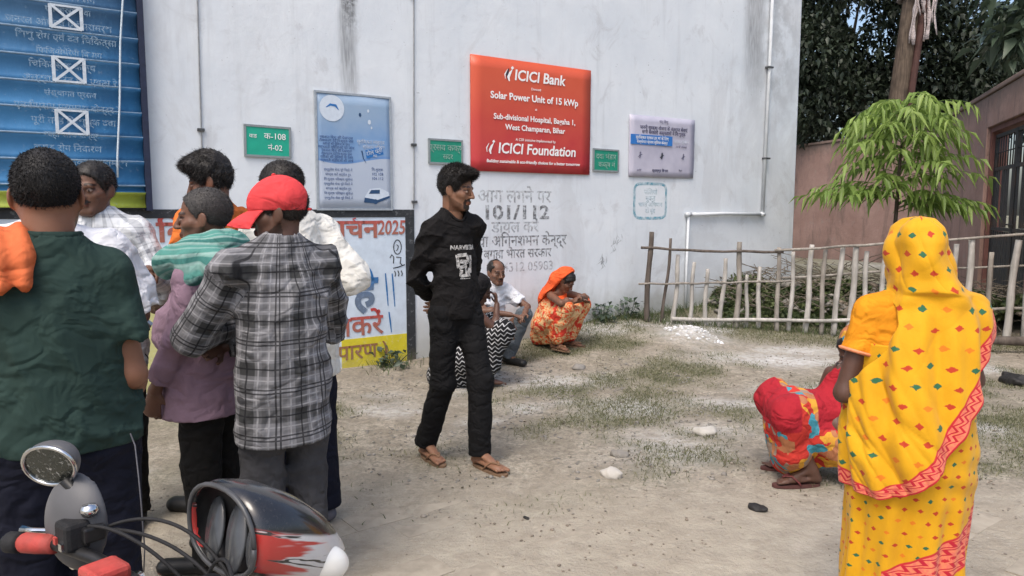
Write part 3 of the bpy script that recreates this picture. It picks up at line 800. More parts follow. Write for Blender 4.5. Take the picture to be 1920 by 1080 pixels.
# blue printed banner on battens
def M_banner():
    g = NG('blue_banner_print'); o = g.obj(); x, y, z = g.xyz(o)
    n = g.noise(o, 2.2, 5)
    c = g.mix(g.lin(n, .3, .7), (.03, .14, .30), (.055, .22, .44))
    c = g.mix(g.m('MULTIPLY', g.ss(z, 2.35, 3.2), .55), c, (.075, .115, .17))  # shadow over the upper banner, painted into the print colour
    c = g.mix(g.ss(z, 1.645, 1.635), c, (.36, .42, .06))
    c = g.mix(g.m('MULTIPLY', g.ss(g.noise(o, 24, 5, .7), .60, .70), .35), c, (.30, .40, .50))
    return g.out(c, .45, g.bump(g.noise(g.scale(o, (1, 1, .3)), 9, 4), .5, .02), 0, .4)
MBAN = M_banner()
bn = empty('printed_banner', 'tall blue printed banner stretched over battens on the wall', 'banner', tuple(W0), WROT)
edges = [1.52, 1.637, 1.69, 1.873, 2.057, 2.24, 2.423, 2.604, 2.791, 2.982, 3.17, 3.36, 3.55, 3.74, 3.93, 4.12]
BX0, BX1 = -6.5, -2.325
for a, b in zip(edges[:-1], edges[1:]):
    V = []; F = []; n = 6; m = 9
    for i in range(m):
        x = BX0 + (BX1 - BX0) * i / (m - 1)
        for k in range(n + 1):
            t = k / n; V.append((x, -.075 + .030 * math.sin(math.pi * t) ** .8 - .012 * t + .004 * math.sin(x * 5 + a * 9) * math.sin(math.pi * t), a + .004 + (b - a - .006) * t))
    for i in range(m - 1):
        for k in range(n): F.append((i * (n + 1) + k, (i + 1) * (n + 1) + k, (i + 1) * (n + 1) + k + 1, i * (n + 1) + k + 1))
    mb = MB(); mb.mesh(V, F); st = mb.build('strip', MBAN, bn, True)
    md = st.modifiers.new('thick', 'SOLIDIFY'); md.thickness = .004; md.offset = -1
MEDGE = M_plain('pale_seam', (.28, .40, .52), .5, .2)
for z in edges[1:-1]:
    if z == 1.637: continue
    MB().tube([(BX0, -.080, z), (-4, -.084, z - .004), (BX1, -.080, z)], .0075, 6).build('seam', MEDGE, bn, True)
MB().box(BX1 + .002, -.085, 1.50, BX1 + .045, -.003, 4.12).build('side_board', M_plain('navy_board', (.012, .018, .045), .6, .2), bn)
MB().box(BX0, -.04, 1.512, BX1, -.003, 4.1).build('backing', M_plain('banner_backing', (.03, .04, .07), .8, .2), bn)
MTAPE = M_plain('white_bars', (.50, .56, .62), .6, .12)
for z0, z1 in ((2.805, 2.968), (2.428, 2.606), (2.057, 2.23)):
    mb = MB(); x0, x1 = -2.888, -2.695; w = .022
    for a in (((x0, z0), (x0, z1)), ((x1, z0), (x1, z1))): line_strip(mb, a, w, -.094)
    for a in (((x0, z0 + .004), (x1, z0 + .004)), ((x0, z1 - .004), (x1, z1 - .004))): line_strip(mb, a, .014, -.0945)
    line_strip(mb, ((x0, z0), (x1, z1)), .018, -.0950); line_strip(mb, ((x0, z1), (x1, z0)), .018, -.0955)
    bx = mb.build('crossed_frame', MTAPE, bn); md = bx.modifiers.new('thick', 'SOLIDIFY'); md.thickness = .006
BTXT = faded('banner_lettering', (.36, .48, .58), (.0, .42), sc=55)
rows = ['स्त्री रोग िवभाग', 'एनआरसी दवा', 'जनरल ओपीडी एवं परामर्श', 'िशशु रोग एवं दंत िचिकत्सा', 'िफिजयोथेरेपी िवभाग', 'िचिकत्सक कक्ष', 'अल्ट्रासाउंड एवं एक्स रे', 'संस्थागत प्रसव', 'एनबीएसयू परामर्श केन्द्र', 'पूरी तरह िनःशुल्क दवा', 'रक्त जांच केन्द्र', 'कुष्ठ रोग िनवारण', 'िनयिमत टीकाकरण परामर्श', 'पिरवार िनयोजन']
zz = 3.03
for i, t in enumerate(rows):
    put_text(bn, t, -2.80 + .03 * math.sin(i * 2.2), zz, .066 - .010 * (i % 3 == 1), BTXT, -.088, bold=.0012); zz -= .098
rope = on_wall('hanging_cord', 'thin white cord hanging down over the blue banner', 'cord', 0, 0)
MB().tube([(-2.40, -.10, 3.9), (-2.415, -.10, 3.09), (-2.45, -.102, 2.75), (-2.475, -.10, 2.3), (-2.51, -.10, 1.9), (-2.515, -.10, 1.75)], .0075, 6).build('cord', M_plain('white_cord', (.50, .58, .64), .7, .1), rope, True)
# ------------------------------------------------------------------ fence, trees, pole, brush, grass, stones
def M_bamboo(name, a, b):
    g = NG(name); o = g.obj(); n = g.noise(g.scale(o, (30, 30, 3)), 1.0, 5); n2 = g.noise(o, 4, 4)
    c = g.mix(g.lin(n, .3, .7), a, b); c = g.mix(g.lin(n2, .45, .7, 0, .6), c, tuple(q * .5 for q in a))
    return g.out(c, .8, g.bump(n, .4, .006), 0, .25)
BAM = [M_bamboo('weathered_bamboo', (.32, .305, .275), (.51, .485, .45)), M_bamboo('grey_bamboo', (.20, .18, .155), (.36, .33, .29)), M_bamboo('dark_stick', (.075, .06, .05), (.16, .135, .115))]
fence = empty('bamboo_fence', 'low bamboo picket fence with two rails in front of wall corner', 'fence', (1.55, 8.60, 0))
FX0, FY0 = 1.55, 8.60
def fy(x): return 8.62 - .03 * (x - 1.55) - .035 * max(0, x - 3.2) ** 2
rf = random.Random(21)
def picket(x, h, r, lean, m, z0=None):
    y = fy(x) + rf.uniform(-.03, .03); g0 = gz(x, y) - .04; mb = MB(); n = 13; pts = []; rd = []
    for i in range(n + 1):
        t = i / n; pts.append((x - FX0 + lean * t + .008 * math.sin(t * 7 + x * 9), y - FY0 + .01 * math.sin(t * 5 + x), g0 + (h + .04) * t)); rd.append(r * (1.08 - .16 * t) * (1.10 if i % 4 == 2 else .97 + .04 * rf.random()))
    mb.tube(pts, rd, 8); return mb.build('picket', BAM[m], fence, True)
PK = [(1.555, 1.04, .030, .045, 2), (1.745, .98, .018, .09, 2), (1.875, .80, .026, .05, 0), (2.06, .72, .022, .04, 0), (2.23, .66, .024, .02, 0), (2.40, .80, .026, .06, 0), (2.60, 1.0, .030, .02, 1), (2.72, .62, .022, .0, 0), (2.86, .72, .026, .0, 0), (3.06, .97, .026, .0, 1), (3.22, .92, .024, .03, 0), (3.40, 1.02, .030, .05, 0), (3.56, .98, .026, .02, 1), (3.70, 1.04, .030, .08, 0), (3.88, 1.05, .034, .05, 0), (4.04, 1.0, .028, .02, 0), (4.20, 1.10, .030, .06, 0), (4.36, 1.10, .032, .03, 0), (4.52, 1.06, .028, .01, 0), (4.70, 1.14, .030, .02, 0),
      (4.86, 1.05, .026, -.03, 1), (5.00, 1.12, .030, .0, 0), (5.16, 1.20, .036, -.02, 0), (5.34, 1.04, .028, .02, 1), (5.54, 1.18, .038, .07, 0), (5.75, 1.22, .038, .04, 0), (5.92, 1.12, .032, .06, 1), (6.10, 1.18, .032, .04, 0), (6.3, 1.15, .032, .04, 0), (6.5, 1.15, .032, 0, 1)]
for x, h, r, ln, m in PK: picket(x, h, r, ln, m)
def rail(pts, r, m):
    P = []
    for x, z, o in pts: P.append((x - FX0, fy(x) - FY0 + o, z))
    mb = MB(); Q = []
    for a, b in zip(P[:-1], P[1:]):
        for i in range(4): t = i / 4; Q.append(tuple(a[k] * (1 - t) + b[k] * t + (.006 * math.sin(t * 9 + a[0] * 5) if k == 2 else 0) for k in range(3)))
    Q.append(P[-1]); mb.tube(Q, [r * (1 + .08 * math.sin(i * 2.1)) for i in range(len(Q))], 8); return mb.build('rail', BAM[m], fence, True)
rail([(1.48, 1.08, -.05), (2.2, 1.04, -.05), (3.1, 1.03, -.05)], .015, 2)
rail([(3.0, 1.045, -.055), (4.0, 1.11, -.055), (4.9, 1.18, -.055), (6.8, 1.34, -.05)], .015, 1)
rail([(1.46, .66, -.05), (2.0, .665, -.05), (2.5, .68, -.05), (3.2, .70, -.05)], .012, 1)
rail([(3.1, .72, .045), (4.2, .80, .045), (5.2, .86, .045), (6.8, .94, .045)], .013, 1)
rail([(1.85, .25, -.05), (3.0, .24, -.05), (4.2, .25, -.05)], .022, 0)
rail([(4.6, .33, .05), (5.6, .40, .05), (6.8, .46, .05)], .017, 1)

# --- leaf scatter
def leaf_mesh(name, P, D, U, L, Wd, fold=.25, droop=.25, shade=None):
    """one folded, pointed leaf per row: base P, direction D, up U, length L, half width Wd"""
    n = len(P); S = np.cross(D, U); S /= np.linalg.norm(S, axis=1)[:, None] + 1e-9; U2 = np.cross(S, D)
    L = L[:, None]; Wd = Wd[:, None]
    V = np.empty((n, 6, 3)); dr = np.array([0, 0, -1.0])
    V[:, 0] = P; V[:, 1] = P + D * L * .42 + S * Wd + U2 * Wd * fold; V[:, 2] = P + D * L * .42 - S * Wd + U2 * Wd * fold
    V[:, 3] = P + D * L * .45 + dr * L * droop * .2; V[:, 4] = P + D * L * .78 + dr * L * droop * .55 + S * Wd * .45; V[:, 5] = P + D * L + dr * L * droop
    b = np.arange(n)[:, None] * 6
    T = np.concatenate([b + np.array([[0, 3, 1]]), b + np.array([[0, 2, 3]]), b + np.array([[1, 3, 5]]), b + np.array([[2, 5, 3]])])
    V[:, 4] = V[:, 3]
    at = {'tone': np.repeat(shade, 6)} if shade is not None else None
    return mesh_np(name, V.reshape(-1, 3), None, False, at, T)
def M_leaf(name, a, b, rough=.45, trans=.25):
    g = NG(name); t = g.attr('tone', 'Fac'); o = g.obj()
    c = g.mix(t, a, b); c = g.mix(g.lin(g.noise(o, 6, 3), .35, .7, 0, .35), c, tuple(q * .55 for q in a))
    g.out(c, rough, None, 0, .4)
    tr = g.node('ShaderNodeBsdfTranslucent', {'Color': c}); mx = g.node('ShaderNodeMixShader', {0: trans})
    g.t.links.new(g.p.outputs[0], mx.inputs[1]); g.t.links.new(tr.outputs[0], mx.inputs[2])
    g.t.links.new(mx.outputs[0], g.t.nodes['Material Output'].inputs[0]); return g.mat
MBARK = M_bamboo('bark', (.05, .04, .03), (.11, .09, .07))
def tree(label, base, trunk, clumps, nleaf, leafL, mat, seed, r0=.22, name='tree', ratio=.3, droop=.35):
    r = np.random.RandomState(seed); t = empty(name, label, 'tree', base, 0, 'trees beyond the boundary wall')
    mb = MB(); mb.tube(trunk, [r0 * (1 - .75 * i / (len(trunk) - 1)) for i in range(len(trunk))], 10); top = Vector(trunk[-1])
    for c, rad in clumps:
        a = Vector(trunk[max(1, len(trunk) - 2)]); b = Vector(c); m = (a + b) / 2 + Vector(r.normal(size=3) * .25)
        mb.tube([a, m, b], [r0 * .32, r0 * .2, r0 * .06], 6)
    mb.build('trunk', MBARK, t, True)
    w = np.array([q[1][0] * q[1][1] * q[1][2] for q in clumps]); w /= w.sum(); ci = r.choice(len(clumps), nleaf, p=w)
    C = np.array([q[0] for q in clumps])[ci]; Rr = np.array([q[1] for q in clumps])[ci]
    u = r.normal(size=(nleaf, 3)); u /= np.linalg.norm(u, axis=1)[:, None]; rad = r.uniform(0, 1, nleaf) ** .42
    P = C + u * Rr * rad[:, None]
    keep = waves(seed + 2, 1.9, 7)(P[:, 0], P[:, 1], P[:, 2]) > -.24; P = P[keep]; u = u[keep]; rad = rad[keep]; n = len(P)
    D = u * .6 + r.normal(size=(n, 3)) * .7 + np.array([0, 0, -.25]); D /= np.linalg.norm(D, axis=1)[:, None]
    U = np.array([0, 0, 1.0]) + r.normal(size=(n, 3)) * .45
    L = leafL * r.uniform(.6, 1.3, n)
    link('crown', leaf_mesh('crown', P, D, U, L, L * ratio, droop=droop, shade=np.clip(r.uniform(0, 1, n) * .7 + waves(seed + 4, 1.2, 5)(P[:, 0], P[:, 1], P[:, 2]) * .25, 0, 1)), t, mat)
    return t
MLEAF_D = M_leaf('dark_tree_leaf', (.016, .025, .014), (.045, .062, .036), .5, .12)
MLEAF_M = M_leaf('mid_tree_leaf', (.045, .070, .045), (.12, .165, .11), .42, .2)
MLEAF_S = M_leaf('sapling_leaf', (.15, .25, .050), (.36, .48, .13), .42, .45)
tree('big dark broadleaf tree behind the pink boundary wall', (9.6, 21, 0), [(0, 0, 0), (.1, 0, 1.5), (0, .1, 3.0), (-.2, 0, 4.2)],
     [((-1.8, 0, 5.3), (2.3, 2.0, 1.9)), ((.6, .3, 5.6), (2.4, 2.2, 2.0)), ((2.6, -.2, 5.2), (2.2, 2.0, 2.1)), ((-.6, -.6, 4.0), (2.3, 1.5, 1.0)), ((1.6, -.3, 4.0), (2.0, 1.5, 1.0)), ((0, .2, 7.6), (3.2, 2.4, 1.6)), ((4.6, .3, 5.6), (2.0, 2.0, 2.2))], 52000, .17, MLEAF_D, 5, .30)
tree('second dark tree filling the gap beside the hospital corner', (5.6, 24.5, 0), [(0, 0, 0), (.2, 0, 1.8), (.4, .1, 3.4)],
     [((2.4, 0, 6.2), (2.2, 2, 2.2)), ((3.4, .2, 4.2), (1.9, 1.6, 1.1)), ((1.0, .2, 7.4), (2.3, 2, 1.8)), ((3.6, 0, 8.4), (2.6, 2, 1.5))], 15000, .18, MLEAF_D, 8, .28)
tree('leafy tree with larger pale leaves overhanging the pink wall top', (9.2, 10.9, 0), [(0, 0, 0), (0, .1, 1.8), (-.3, .1, 3.2), (-.7, .1, 4.0)],
     [((-1.45, 0, 4.35), (.95, .8, .55)), ((-.8, .1, 5.0), (1.2, .9, .7)), ((-2.0, .1, 3.95), (.55, .5, .35)), ((-.4, .2, 4.3), (.8, .7, .8)), ((-1.9, 0, 4.7), (.8, .6, .5))], 3000, .26, MLEAF_M, 11, .14, ratio=.24)

# --- sapling with drooping fronds
sg = empty('sapling', 'bright green young tree with drooping leaves behind the fence', 'tree', (4.90, 9.55, gz(4.9, 9.55)))
MB().tube([(0, 0, 0), (.02, 0, .6), (-.01, .01, 1.2), (.0, 0, 1.9), (.03, 0, 2.62)], [.034, .030, .026, .020, .008], 8).build('trunk', MBARK, sg, True)
r = np.random.RandomState(4)
def frond(z, az, L, rise, nl, ll):
    th = R_(az); d = np.array([math.cos(th), math.sin(th), 0]); P = []; D = []; U = []; LL = []; st = []
    base = np.array([0.01, 0, z])
    for i in range(11):
        t = i / 10; st.append(tuple(base + d * L * t + np.array([0, 0, rise * t - (rise * .75 + .06) * t * t])))
    MB_ = MB().tube(st, [.006 * (1 - .7 * i / 10) for i in range(11)], 5)
    for i in range(nl):
        t = .22 + .78 * i / (nl - 1); k = min(9, int(t * 10)); a, b = np.array(st[k]), np.array(st[k + 1]); f = t * 10 - k; p = a * (1 - f) + b * f; tg = nrm(b - a)
        for sd in (1, -1):
            s_ = np.cross(tg, [0, 0, 1]) * sd; dd = nrm(tg * .55 + s_ * .75 + np.array([0, 0, -.15 - .50 * r.rand()]) + r.normal(size=3) * .2)
            P.append(p); D.append(dd); U.append(np.array([0, 0, 1]) + r.normal(size=3) * .3); LL.append(ll * r.uniform(.75, 1.25) * (1 - .3 * abs(t - .5)))
    LL = np.array(LL); me = leaf_mesh('frond', np.array(P), np.array(D), np.array(U), LL, LL * .115, fold=.3, droop=.50, shade=np.clip(r.uniform(0, 1, len(P)) * .7 + .3 * (z - 1.6), 0, 1))
    o = link('frond', me, sg, MLEAF_S); o.data.materials.append(MBARK); MB_.build('stem', MLEAF_S, o, True)
for i in range(38):
    hi_ = (i / 37) ** .8; z = 1.78 + .80 * hi_; frond(z, i * 137.5, (.92 - .28 * hi_) * r.uniform(.60, 1.25), .30 + .42 * hi_, 9, .235)
for az, L, z in ((178, 1.05, 1.50), (188, .95, 1.56), (166, .85, 1.62), (204, .8, 1.50), (150, .7, 1.55), (-6, 1.05, 1.40), (8, .95, 1.46), (-22, .85, 1.34), (28, .7, 1.42), (-38, .7, 1.38), (240, .5, 1.6), (300, .5, 1.5), (-60, .5, 1.7), (225, .55, 1.7)): frond(z, az, L * r.uniform(.95, 1.2), .40, 12, .235)

# --- old wooden post with a rag
pl = empty('old_pole', 'stout weathered wooden pole with pale rag tied round it behind sapling', 'pole', (9.28, 18.4, 0))
MB().tube([(-.06, 0, 0), (-.02, 0, 2.0), (.02, 0, 3.9), (.20, 0, 5.8), (.40, 0, 8.5)], [.23, .225, .22, .21, .20], 12).build('shaft', M_bamboo('old_timber', (.055, .040, .030), (.14, .105, .075)), pl, True)
MB().tube([(.13, -.18, 2.2), (.22, -.19, 4.0), (.40, -.18, 5.8), (.58, -.17, 8.5)], .085, 8).build('side_batten', M_bamboo('red_timber', (.05, .026, .022), (.10, .05, .042)), pl, True)
rg = MB(); rr = random.Random(2)
for k_ in range(9):
    x0 = .02 + .07 * k_; z0 = 6.9 - .05 * (k_ % 3); L_ = rr.uniform(.7, 1.5); P_ = [(x0 + .12 + .04 * math.sin(t * 5 + k_), -.28 - .03 * math.sin(k_ * 2 + t * 4), z0 - L_ * t) for t in np.linspace(0, 1, 8)]
    rg.tube(P_, [.05 + .02 * math.sin(t * 2.3 + k_) for t in range(8)], 7, True, .35)
for z_ in (6.55, 6.75, 6.95): rg.tube([(.30 + .31 * math.cos(t), .31 * math.sin(t), z_ + .05 * math.sin(2 * t)) for t in np.linspace(0, 6.28, 18)], .07, 7, True, .5)
rg.build('rag', M_cloth('pale_rag', (.40, .35, .34)), pl, True)
for dx in (): MB().tube([(-.15 - dx, -.1, 6.4), (-.55 - dx, -.1, 5.9), (-.75 - dx, -.1, 5.1), (-.62 - dx, -.1, 4.4), (-.25, -.15, 4.1)], .028, 6).build('cable', M_plain('grey_cable', (.16, .18, .19), .6), pl, True)

# --- brush and rubble behind the fence
def blobs(n, cx, cy, rx, ry, zf, smin_, smax_, seed, name, mat, flat=.6):
    r = np.random.RandomState(seed); base = np.array([[1, 0, 0], [-1, 0, 0], [0, 1, 0], [0, -1, 0], [0, 0, 1], [0, 0, -1], [.6, .6, .5], [-.6, .6, .5], [.6, -.6, .5], [-.6, -.6, .5]], float)
    F = np.array([[0, 6, 8], [2, 7, 6], [1, 9, 7], [3, 8, 9], [4, 6, 7], [4, 7, 9], [4, 9, 8], [4, 8, 6], [0, 2, 6], [2, 1, 7], [1, 3, 9], [3, 0, 8], [0, 5, 2], [2, 5, 1], [1, 5, 3], [3, 5, 0]])
    VV = []; TT = []
    for i in range(n):
        for _ in range(6):
            x, y = cx + r.uniform(-1, 1) * rx, cy + r.uniform(-1, 1) * ry
            if _pw2(x * 1.3, y * 1.3, seed) + .7 * _pw3(x, y, seed) > .25: break
        s_ = r.uniform(smin_, smax_) * (1 if r.rand() < .8 else 1.6)
        v = base * (1 + r.normal(size=(10, 1)) * .16) * s_ * np.array([1, r.uniform(.6, 1), flat]); a = r.uniform(0, 6.28); c, q = math.cos(a), math.sin(a)
        v = np.stack([v[:, 0] * c - v[:, 1] * q, v[:, 0] * q + v[:, 1] * c, v[:, 2]], 1) + np.array([x, y, zf(x, y, r) + s_ * .2]); VV.append(v); TT.append(F + 10 * i)
    return mesh_np(name, np.concatenate(VV), None, False, None, np.concatenate(TT)), mat
MSTONE = M_plain('pale_rubble', (.24, .225, .20), .9, .4, 5, bump=.4); MSTONE2 = M_plain('brown_rubble', (.20, .165, .13), .9, .4, 5, bump=.4)
def heap(x, y): return gz(x, y) + .32 * math.exp(-((x - 4.3) / 1.3) ** 2 - ((y - 9.7) / .5) ** 2) + .30 * math.exp(-((x - 6.2) / .8) ** 2 - ((y - 9.0) / .5) ** 2)
me, m = blobs(420, 4.4, 9.7, 1.9, .55, lambda x, y, r: heap(x, y), .02, .075, 3, 'rubble', MSTONE); tag(link('rubble', me, None, m), 'pale broken rubble heaped behind the bamboo fence', 'rubble', kind='stuff')
me, m = blobs(260, 5.6, 9.4, 1.6, .6, lambda x, y, r: heap(x, y) - .02, .03, .09, 4, 'rubble', MSTONE2); tag(link('rubble', me, None, m), 'brown earth clods and rubble behind the fence near gate', 'rubble', kind='stuff')
mb = MB(); rr = random.Random(8)
for i in range(620):
    x = rr.uniform(2.7, 7.0); y = rr.uniform(9.0, 10.3) - (.35 if x > 5.4 else 0); z = heap(x, y) + rr.uniform(0, .28); a = rr.uniform(0, 6.28); L = rr.uniform(.15, .55); t = rr.uniform(-.25, .55)
    mb.tube([(x, y, z), (x + math.cos(a) * L * .5, y + math.sin(a) * L * .5, z + t * L * .5 + .02), (x + math.cos(a) * L, y + math.sin(a) * L, z + t * L)], [.006, .005, .003], 4, False)
tag(mb.build('brushwood', M_bamboo('dry_twig', (.09, .075, .055), (.21, .18, .14)), None), 'tangled dry twigs and brushwood behind the fence', 'brushwood', kind='stuff')
MB().tube([(5.35, 8.05, .22), (6.0, 7.95, .20), (6.9, 7.9, .26)], [.05, .06, .055], 8)
lg = tag(MB().tube([(5.10, 7.85, .13), (5.7, 7.75, .12), (6.6, 7.7, .16)], [.045, .055, .05], 8).build('fallen_log', BAM[2], None, True), 'dark fallen log lying on ground by the fence at far right', 'log')
n = 11000; r = np.random.RandomState(9); X = r.uniform(2.6, 6.9, n); Y = r.uniform(8.8, 10.3, n); Z = np.array([heap(a, b) for a, b in zip(X, Y)]) + r.uniform(0, .26, n) * np.clip(waves(5, 3, 5)(X, Y, 0) + .4, 0, 1)
D = r.normal(size=(n, 3)) + np.array([0, 0, .5]); D /= np.linalg.norm(D, axis=1)[:, None]; L = r.uniform(.05, .13, n)
tag(link('undergrowth', leaf_mesh('undergrowth', np.stack([X, Y, Z], 1), D, np.array([0, 0, 1.]) + r.normal(size=(n, 3)) * .6, L, L * .28, shade=r.uniform(0, 1, n)), None, M_leaf('weed_leaf', (.040, .065, .025), (.13, .16, .06), .6, .25)), 'low weeds growing through the rubble behind the fence', 'undergrowth', kind='stuff')

# --- grass
def blades(n, seed, xr, yr, prob, hmin, hmax):
    r = np.random.RandomState(seed); X = r.uniform(*xr, n); Y = r.uniform(*yr, n); k = r.uniform(0, 1, n) < prob(X, Y); X, Y = X[k], Y[k]; n = len(X)
    Z = ground_z(X, Y); a = r.uniform(0, 6.28, n); h = r.uniform(hmin, hmax, n) * r.uniform(.5, 1, n); w = .0016 + .0022 * r.rand(n)
    s_ = np.stack([np.cos(a), np.sin(a), 0 * a], 1) * w[:, None]; ln = r.normal(size=(n, 2)) * .75
    P = np.stack([X, Y, Z - .004], 1); T = P + np.stack([ln[:, 0] * h, ln[:, 1] * h, h * .8], 1); Mm = P + np.stack([ln[:, 0] * h * .3, ln[:, 1] * h * .3, h * .55], 1)
    V = np.stack([P - s_, P + s_, Mm + s_ * .7, Mm - s_ * .7, T], 1).reshape(-1, 3); b = np.arange(n)[:, None] * 5
    Q = b + np.array([[0, 1, 2, 3]]); Tt = b + np.array([[3, 2, 4]])
    return mesh_np('grass', V, Q, False, {'tone': np.repeat(r.uniform(0, 1, n), 5)}, Tt)
MGRASS = M_leaf('dusty_grass', (.10, .115, .050), (.23, .22, .125), .75, .3)
gr = link('grass', blades(520000, 3, (-1.6, 6.4), (3.3, 9.3), lambda x, y: green_mask(x, y) ** 1.3 * .52, .012, .052), None, MGRASS); tag(gr, 'sparse short dusty grass growing in patches on the ground', 'grass', kind='stuff')
def wall_prob(x, y):
    s = (x - W0.x) * WD.x + (y - W0.y) * WD.y; o = (x - W0.x) * WN.x + (y - W0.y) * WN.y
    p = np.exp(-((o - .12) / .13) ** 2) * (sstep(s, 1.9, 2.6) * .55 + .55 * np.exp(-((s + .30) / .2) ** 2)) * (o > .01)
    p = np.maximum(p, .5 * np.exp(-((y - fy_v(x)) / .10) ** 2) * (x > 1.5)); return p
def fy_v(x): return 8.62 - .03 * (x - 1.55) - .035 * np.maximum(0, x - 3.2) ** 2
g2 = link('weeds', blades(90000, 6, (-1.6, 6.4), (6.6, 9.6), wall_prob, .05, .20), None, M_leaf('weed_blade', (.045, .080, .022), (.13, .17, .06), .6, .25)); tag(g2, 'taller green weeds along the wall foot and fence', 'weeds', kind='stuff')
pr = np.random.RandomState(14); n = 700; X = pr.uniform(-1.4, 5.5, n); Y = pr.uniform(3.2, 8.2, n)
def weed_plant(label, s, o, n, h, seed):
    p = wpt(s, 0, o); t = empty('weed_plant', label, 'plant', (p[0], p[1], gz(p[0], p[1])), 0, 'weeds at the wall foot'); r = np.random.RandomState(seed)
    P = r.normal(size=(n, 3)) * np.array([.09, .06, .0]) + np.array([0, 0, 1]) * (r.rand(n, 1) * h); D = r.normal(size=(n, 3)) * np.array([1, 1, .5]) + np.array([0, 0, .6]); D /= np.linalg.norm(D, axis=1)[:, None]; L = r.uniform(.05, .10, n)
    link('foliage', leaf_mesh('foliage', P, D, np.array([0, 0, 1.]) + r.normal(size=(n, 3)) * .4, L, L * .3, shade=r.uniform(0, 1, n)), t, MLEAF_M)
    mb = MB()
    for i in range(7): a = r.normal(size=2) * .1; mb.tube([(0, 0, 0), (a[0] * .6, a[1] * .6, h * .5), (a[0], a[1], h)], .003, 4)
    mb.build('stem', MLEAF_M, t)
weed_plant('small leafy weed growing at the foot of the yellow slogan band', -.30, .14, 46, .16, 2)
weed_plant('leafy weed at wall foot right of the orange-veiled woman', 2.35, .12, 60, .20, 3)
weed_plant('leafy weed at wall foot near the leftmost fence picket', 2.75, .14, 60, .22, 4)

# --- pebbles and litter
def peb(x, y, r): return gz(x, y)
me, m = blobs(1500, 1.2, 5.6, 3.2, 2.1, peb, .004, .010, 31, 'gravel', M_plain('gravel_stone', (.27, .24, .20), .9, .5, 3)); tag(link('gravel', me, None, m), 'small stones and gravel strewn over the dirt', 'gravel', kind='stuff')
me, m = blobs(900, .2, 5.6, 1.4, 1.6, peb, .004, .013, 32, 'gravel', MSTONE); tag(link('gravel', me, None, m), 'pale gravel strewn along the foot of the wall', 'gravel', kind='stuff')
me, m = blobs(500, .6, 3.6, 2.3, 1.0, peb, .003, .008, 33, 'gravel', MSTONE2); tag(link('gravel', me, None, m), 'dark grit on the sandy road', 'gravel', kind='stuff')
def stone(label, x, y, s_, seed, mat, cat='stone', name='stone', sq=.55):
    v = Vol((-2 * s_, -2 * s_, -1.2 * s_), (2 * s_, 2 * s_, 1.6 * s_), s_ / 9); r = np.random.RandomState(seed)
    v.ell((0, 0, s_ * .2), (s_ * 1.2, s_ * .85, s_ * sq), None, .01); w = waves(seed, 2.2 / s_, 6); w2 = creases(seed + 1, 3.2 / s_, 5); v.disp(lambda x, y, z: w(x, y, z) * s_ * .2 + w2(x, y, z) * s_ * .14)
    V, Q = v.mesh(); return tag(link(name, mesh_np(name, V, Q), None, mat, (x, y, gz(x, y)), r.uniform(0, 6)), label, cat, 'loose stones on the ground' if cat == 'stone' else None)
MWST = M_plain('white_stone', (.44, .42, .38), .9, .12, 12, bump=.4); MBLK = M_plain('black_litter', (.014, .013, .012), .6, .4, 40, bump=.6)
stone('white stone lying at the edge of sandy road, nearest of the pair', .56, 4.10, .055, 1, MWST)
stone('grey stone just behind the white stone on the ground', .66, 4.45, .045, 2, MSTONE)
stone('pale concrete lump on ground left of the squatting woman in red', 1.30, 4.9, .07, 3, MWST)
stone('crumpled black litter on ground in front of the woman in red', 1.235, 3.62, .042, 4, MBLK, 'litter', 'litter', .5)
stone('dark twisted rubbish on the ground at far right edge', 4.42, 6.42, .14, 5, MBLK, 'litter', 'litter', .35)
stone('tiny dark pebble on the bare sandy road', .07, 3.52, .016, 6, MBLK)
stone('grey rubble stone near the wall behind walking man', .62, 6.9, .06, 7, MSTONE)
# lime heap pieces
me, m = blobs(150, 1.95, 8.0, .28, .24, lambda x, y, r: gz(x, y) - .005, .008, .024, 41, 'lime_rubble', M_plain('lime', (.66, .66, .66), .95, .1, 10)); tag(link('lime_rubble', me, None, m), 'small heap of white lime lumps in front of fence', 'lime heap', kind='stuff')

n = 4200; r = np.random.RandomState(19); X = r.uniform(-1.2, 6.0, n); Y = r.uniform(3.9, 8.6, n); kk_ = (_pw2(X, Y, 4) * .6 + _pw3(X, Y, 5)) > .42; X, Y = X[kk_], Y[kk_]; n = len(X); Z = ground_z(X, Y) + .006; a = r.uniform(0, 6.28, n)
D = np.stack([np.cos(a), np.sin(a), r.uniform(-.15, .3, n)], 1); D /= np.linalg.norm(D, axis=1)[:, None]; L = r.uniform(.012, .032, n)
tag(link('leaf_litter', leaf_mesh('leaf_litter', np.stack([X, Y, Z], 1), D, np.array([0, 0, 1.]) + r.normal(size=(n, 3)) * .3, L, L * .3, droop=.05, shade=r.uniform(0, 1, n)), None, M_leaf('dry_leaf', (.05, .04, .025), (.16, .13, .085), .8, .1)), 'dry fallen leaves and scraps littering the dirt', 'leaf litter', kind='stuff')
# ------------------------------------------------------------------ people: kit
def M_skin(name, col):
    g = NG(name); o = g.obj()
    c = g.mix(1.0, col, g.attr('col', 'Color'), 'MULTIPLY')
    c = g.mix(g.lin(g.noise(o, 40, 4), .3, .7, 0, .35), c, g.mix(1.0, c, (.72, .66, .62), 'MULTIPLY'))
    return g.out(c, g.lin(g.noise(o, 90, 3), .3, .7, .42, .62), g.bump(g.noise(o, 260, 3), .12, .002), 0, .4, sss=.12)

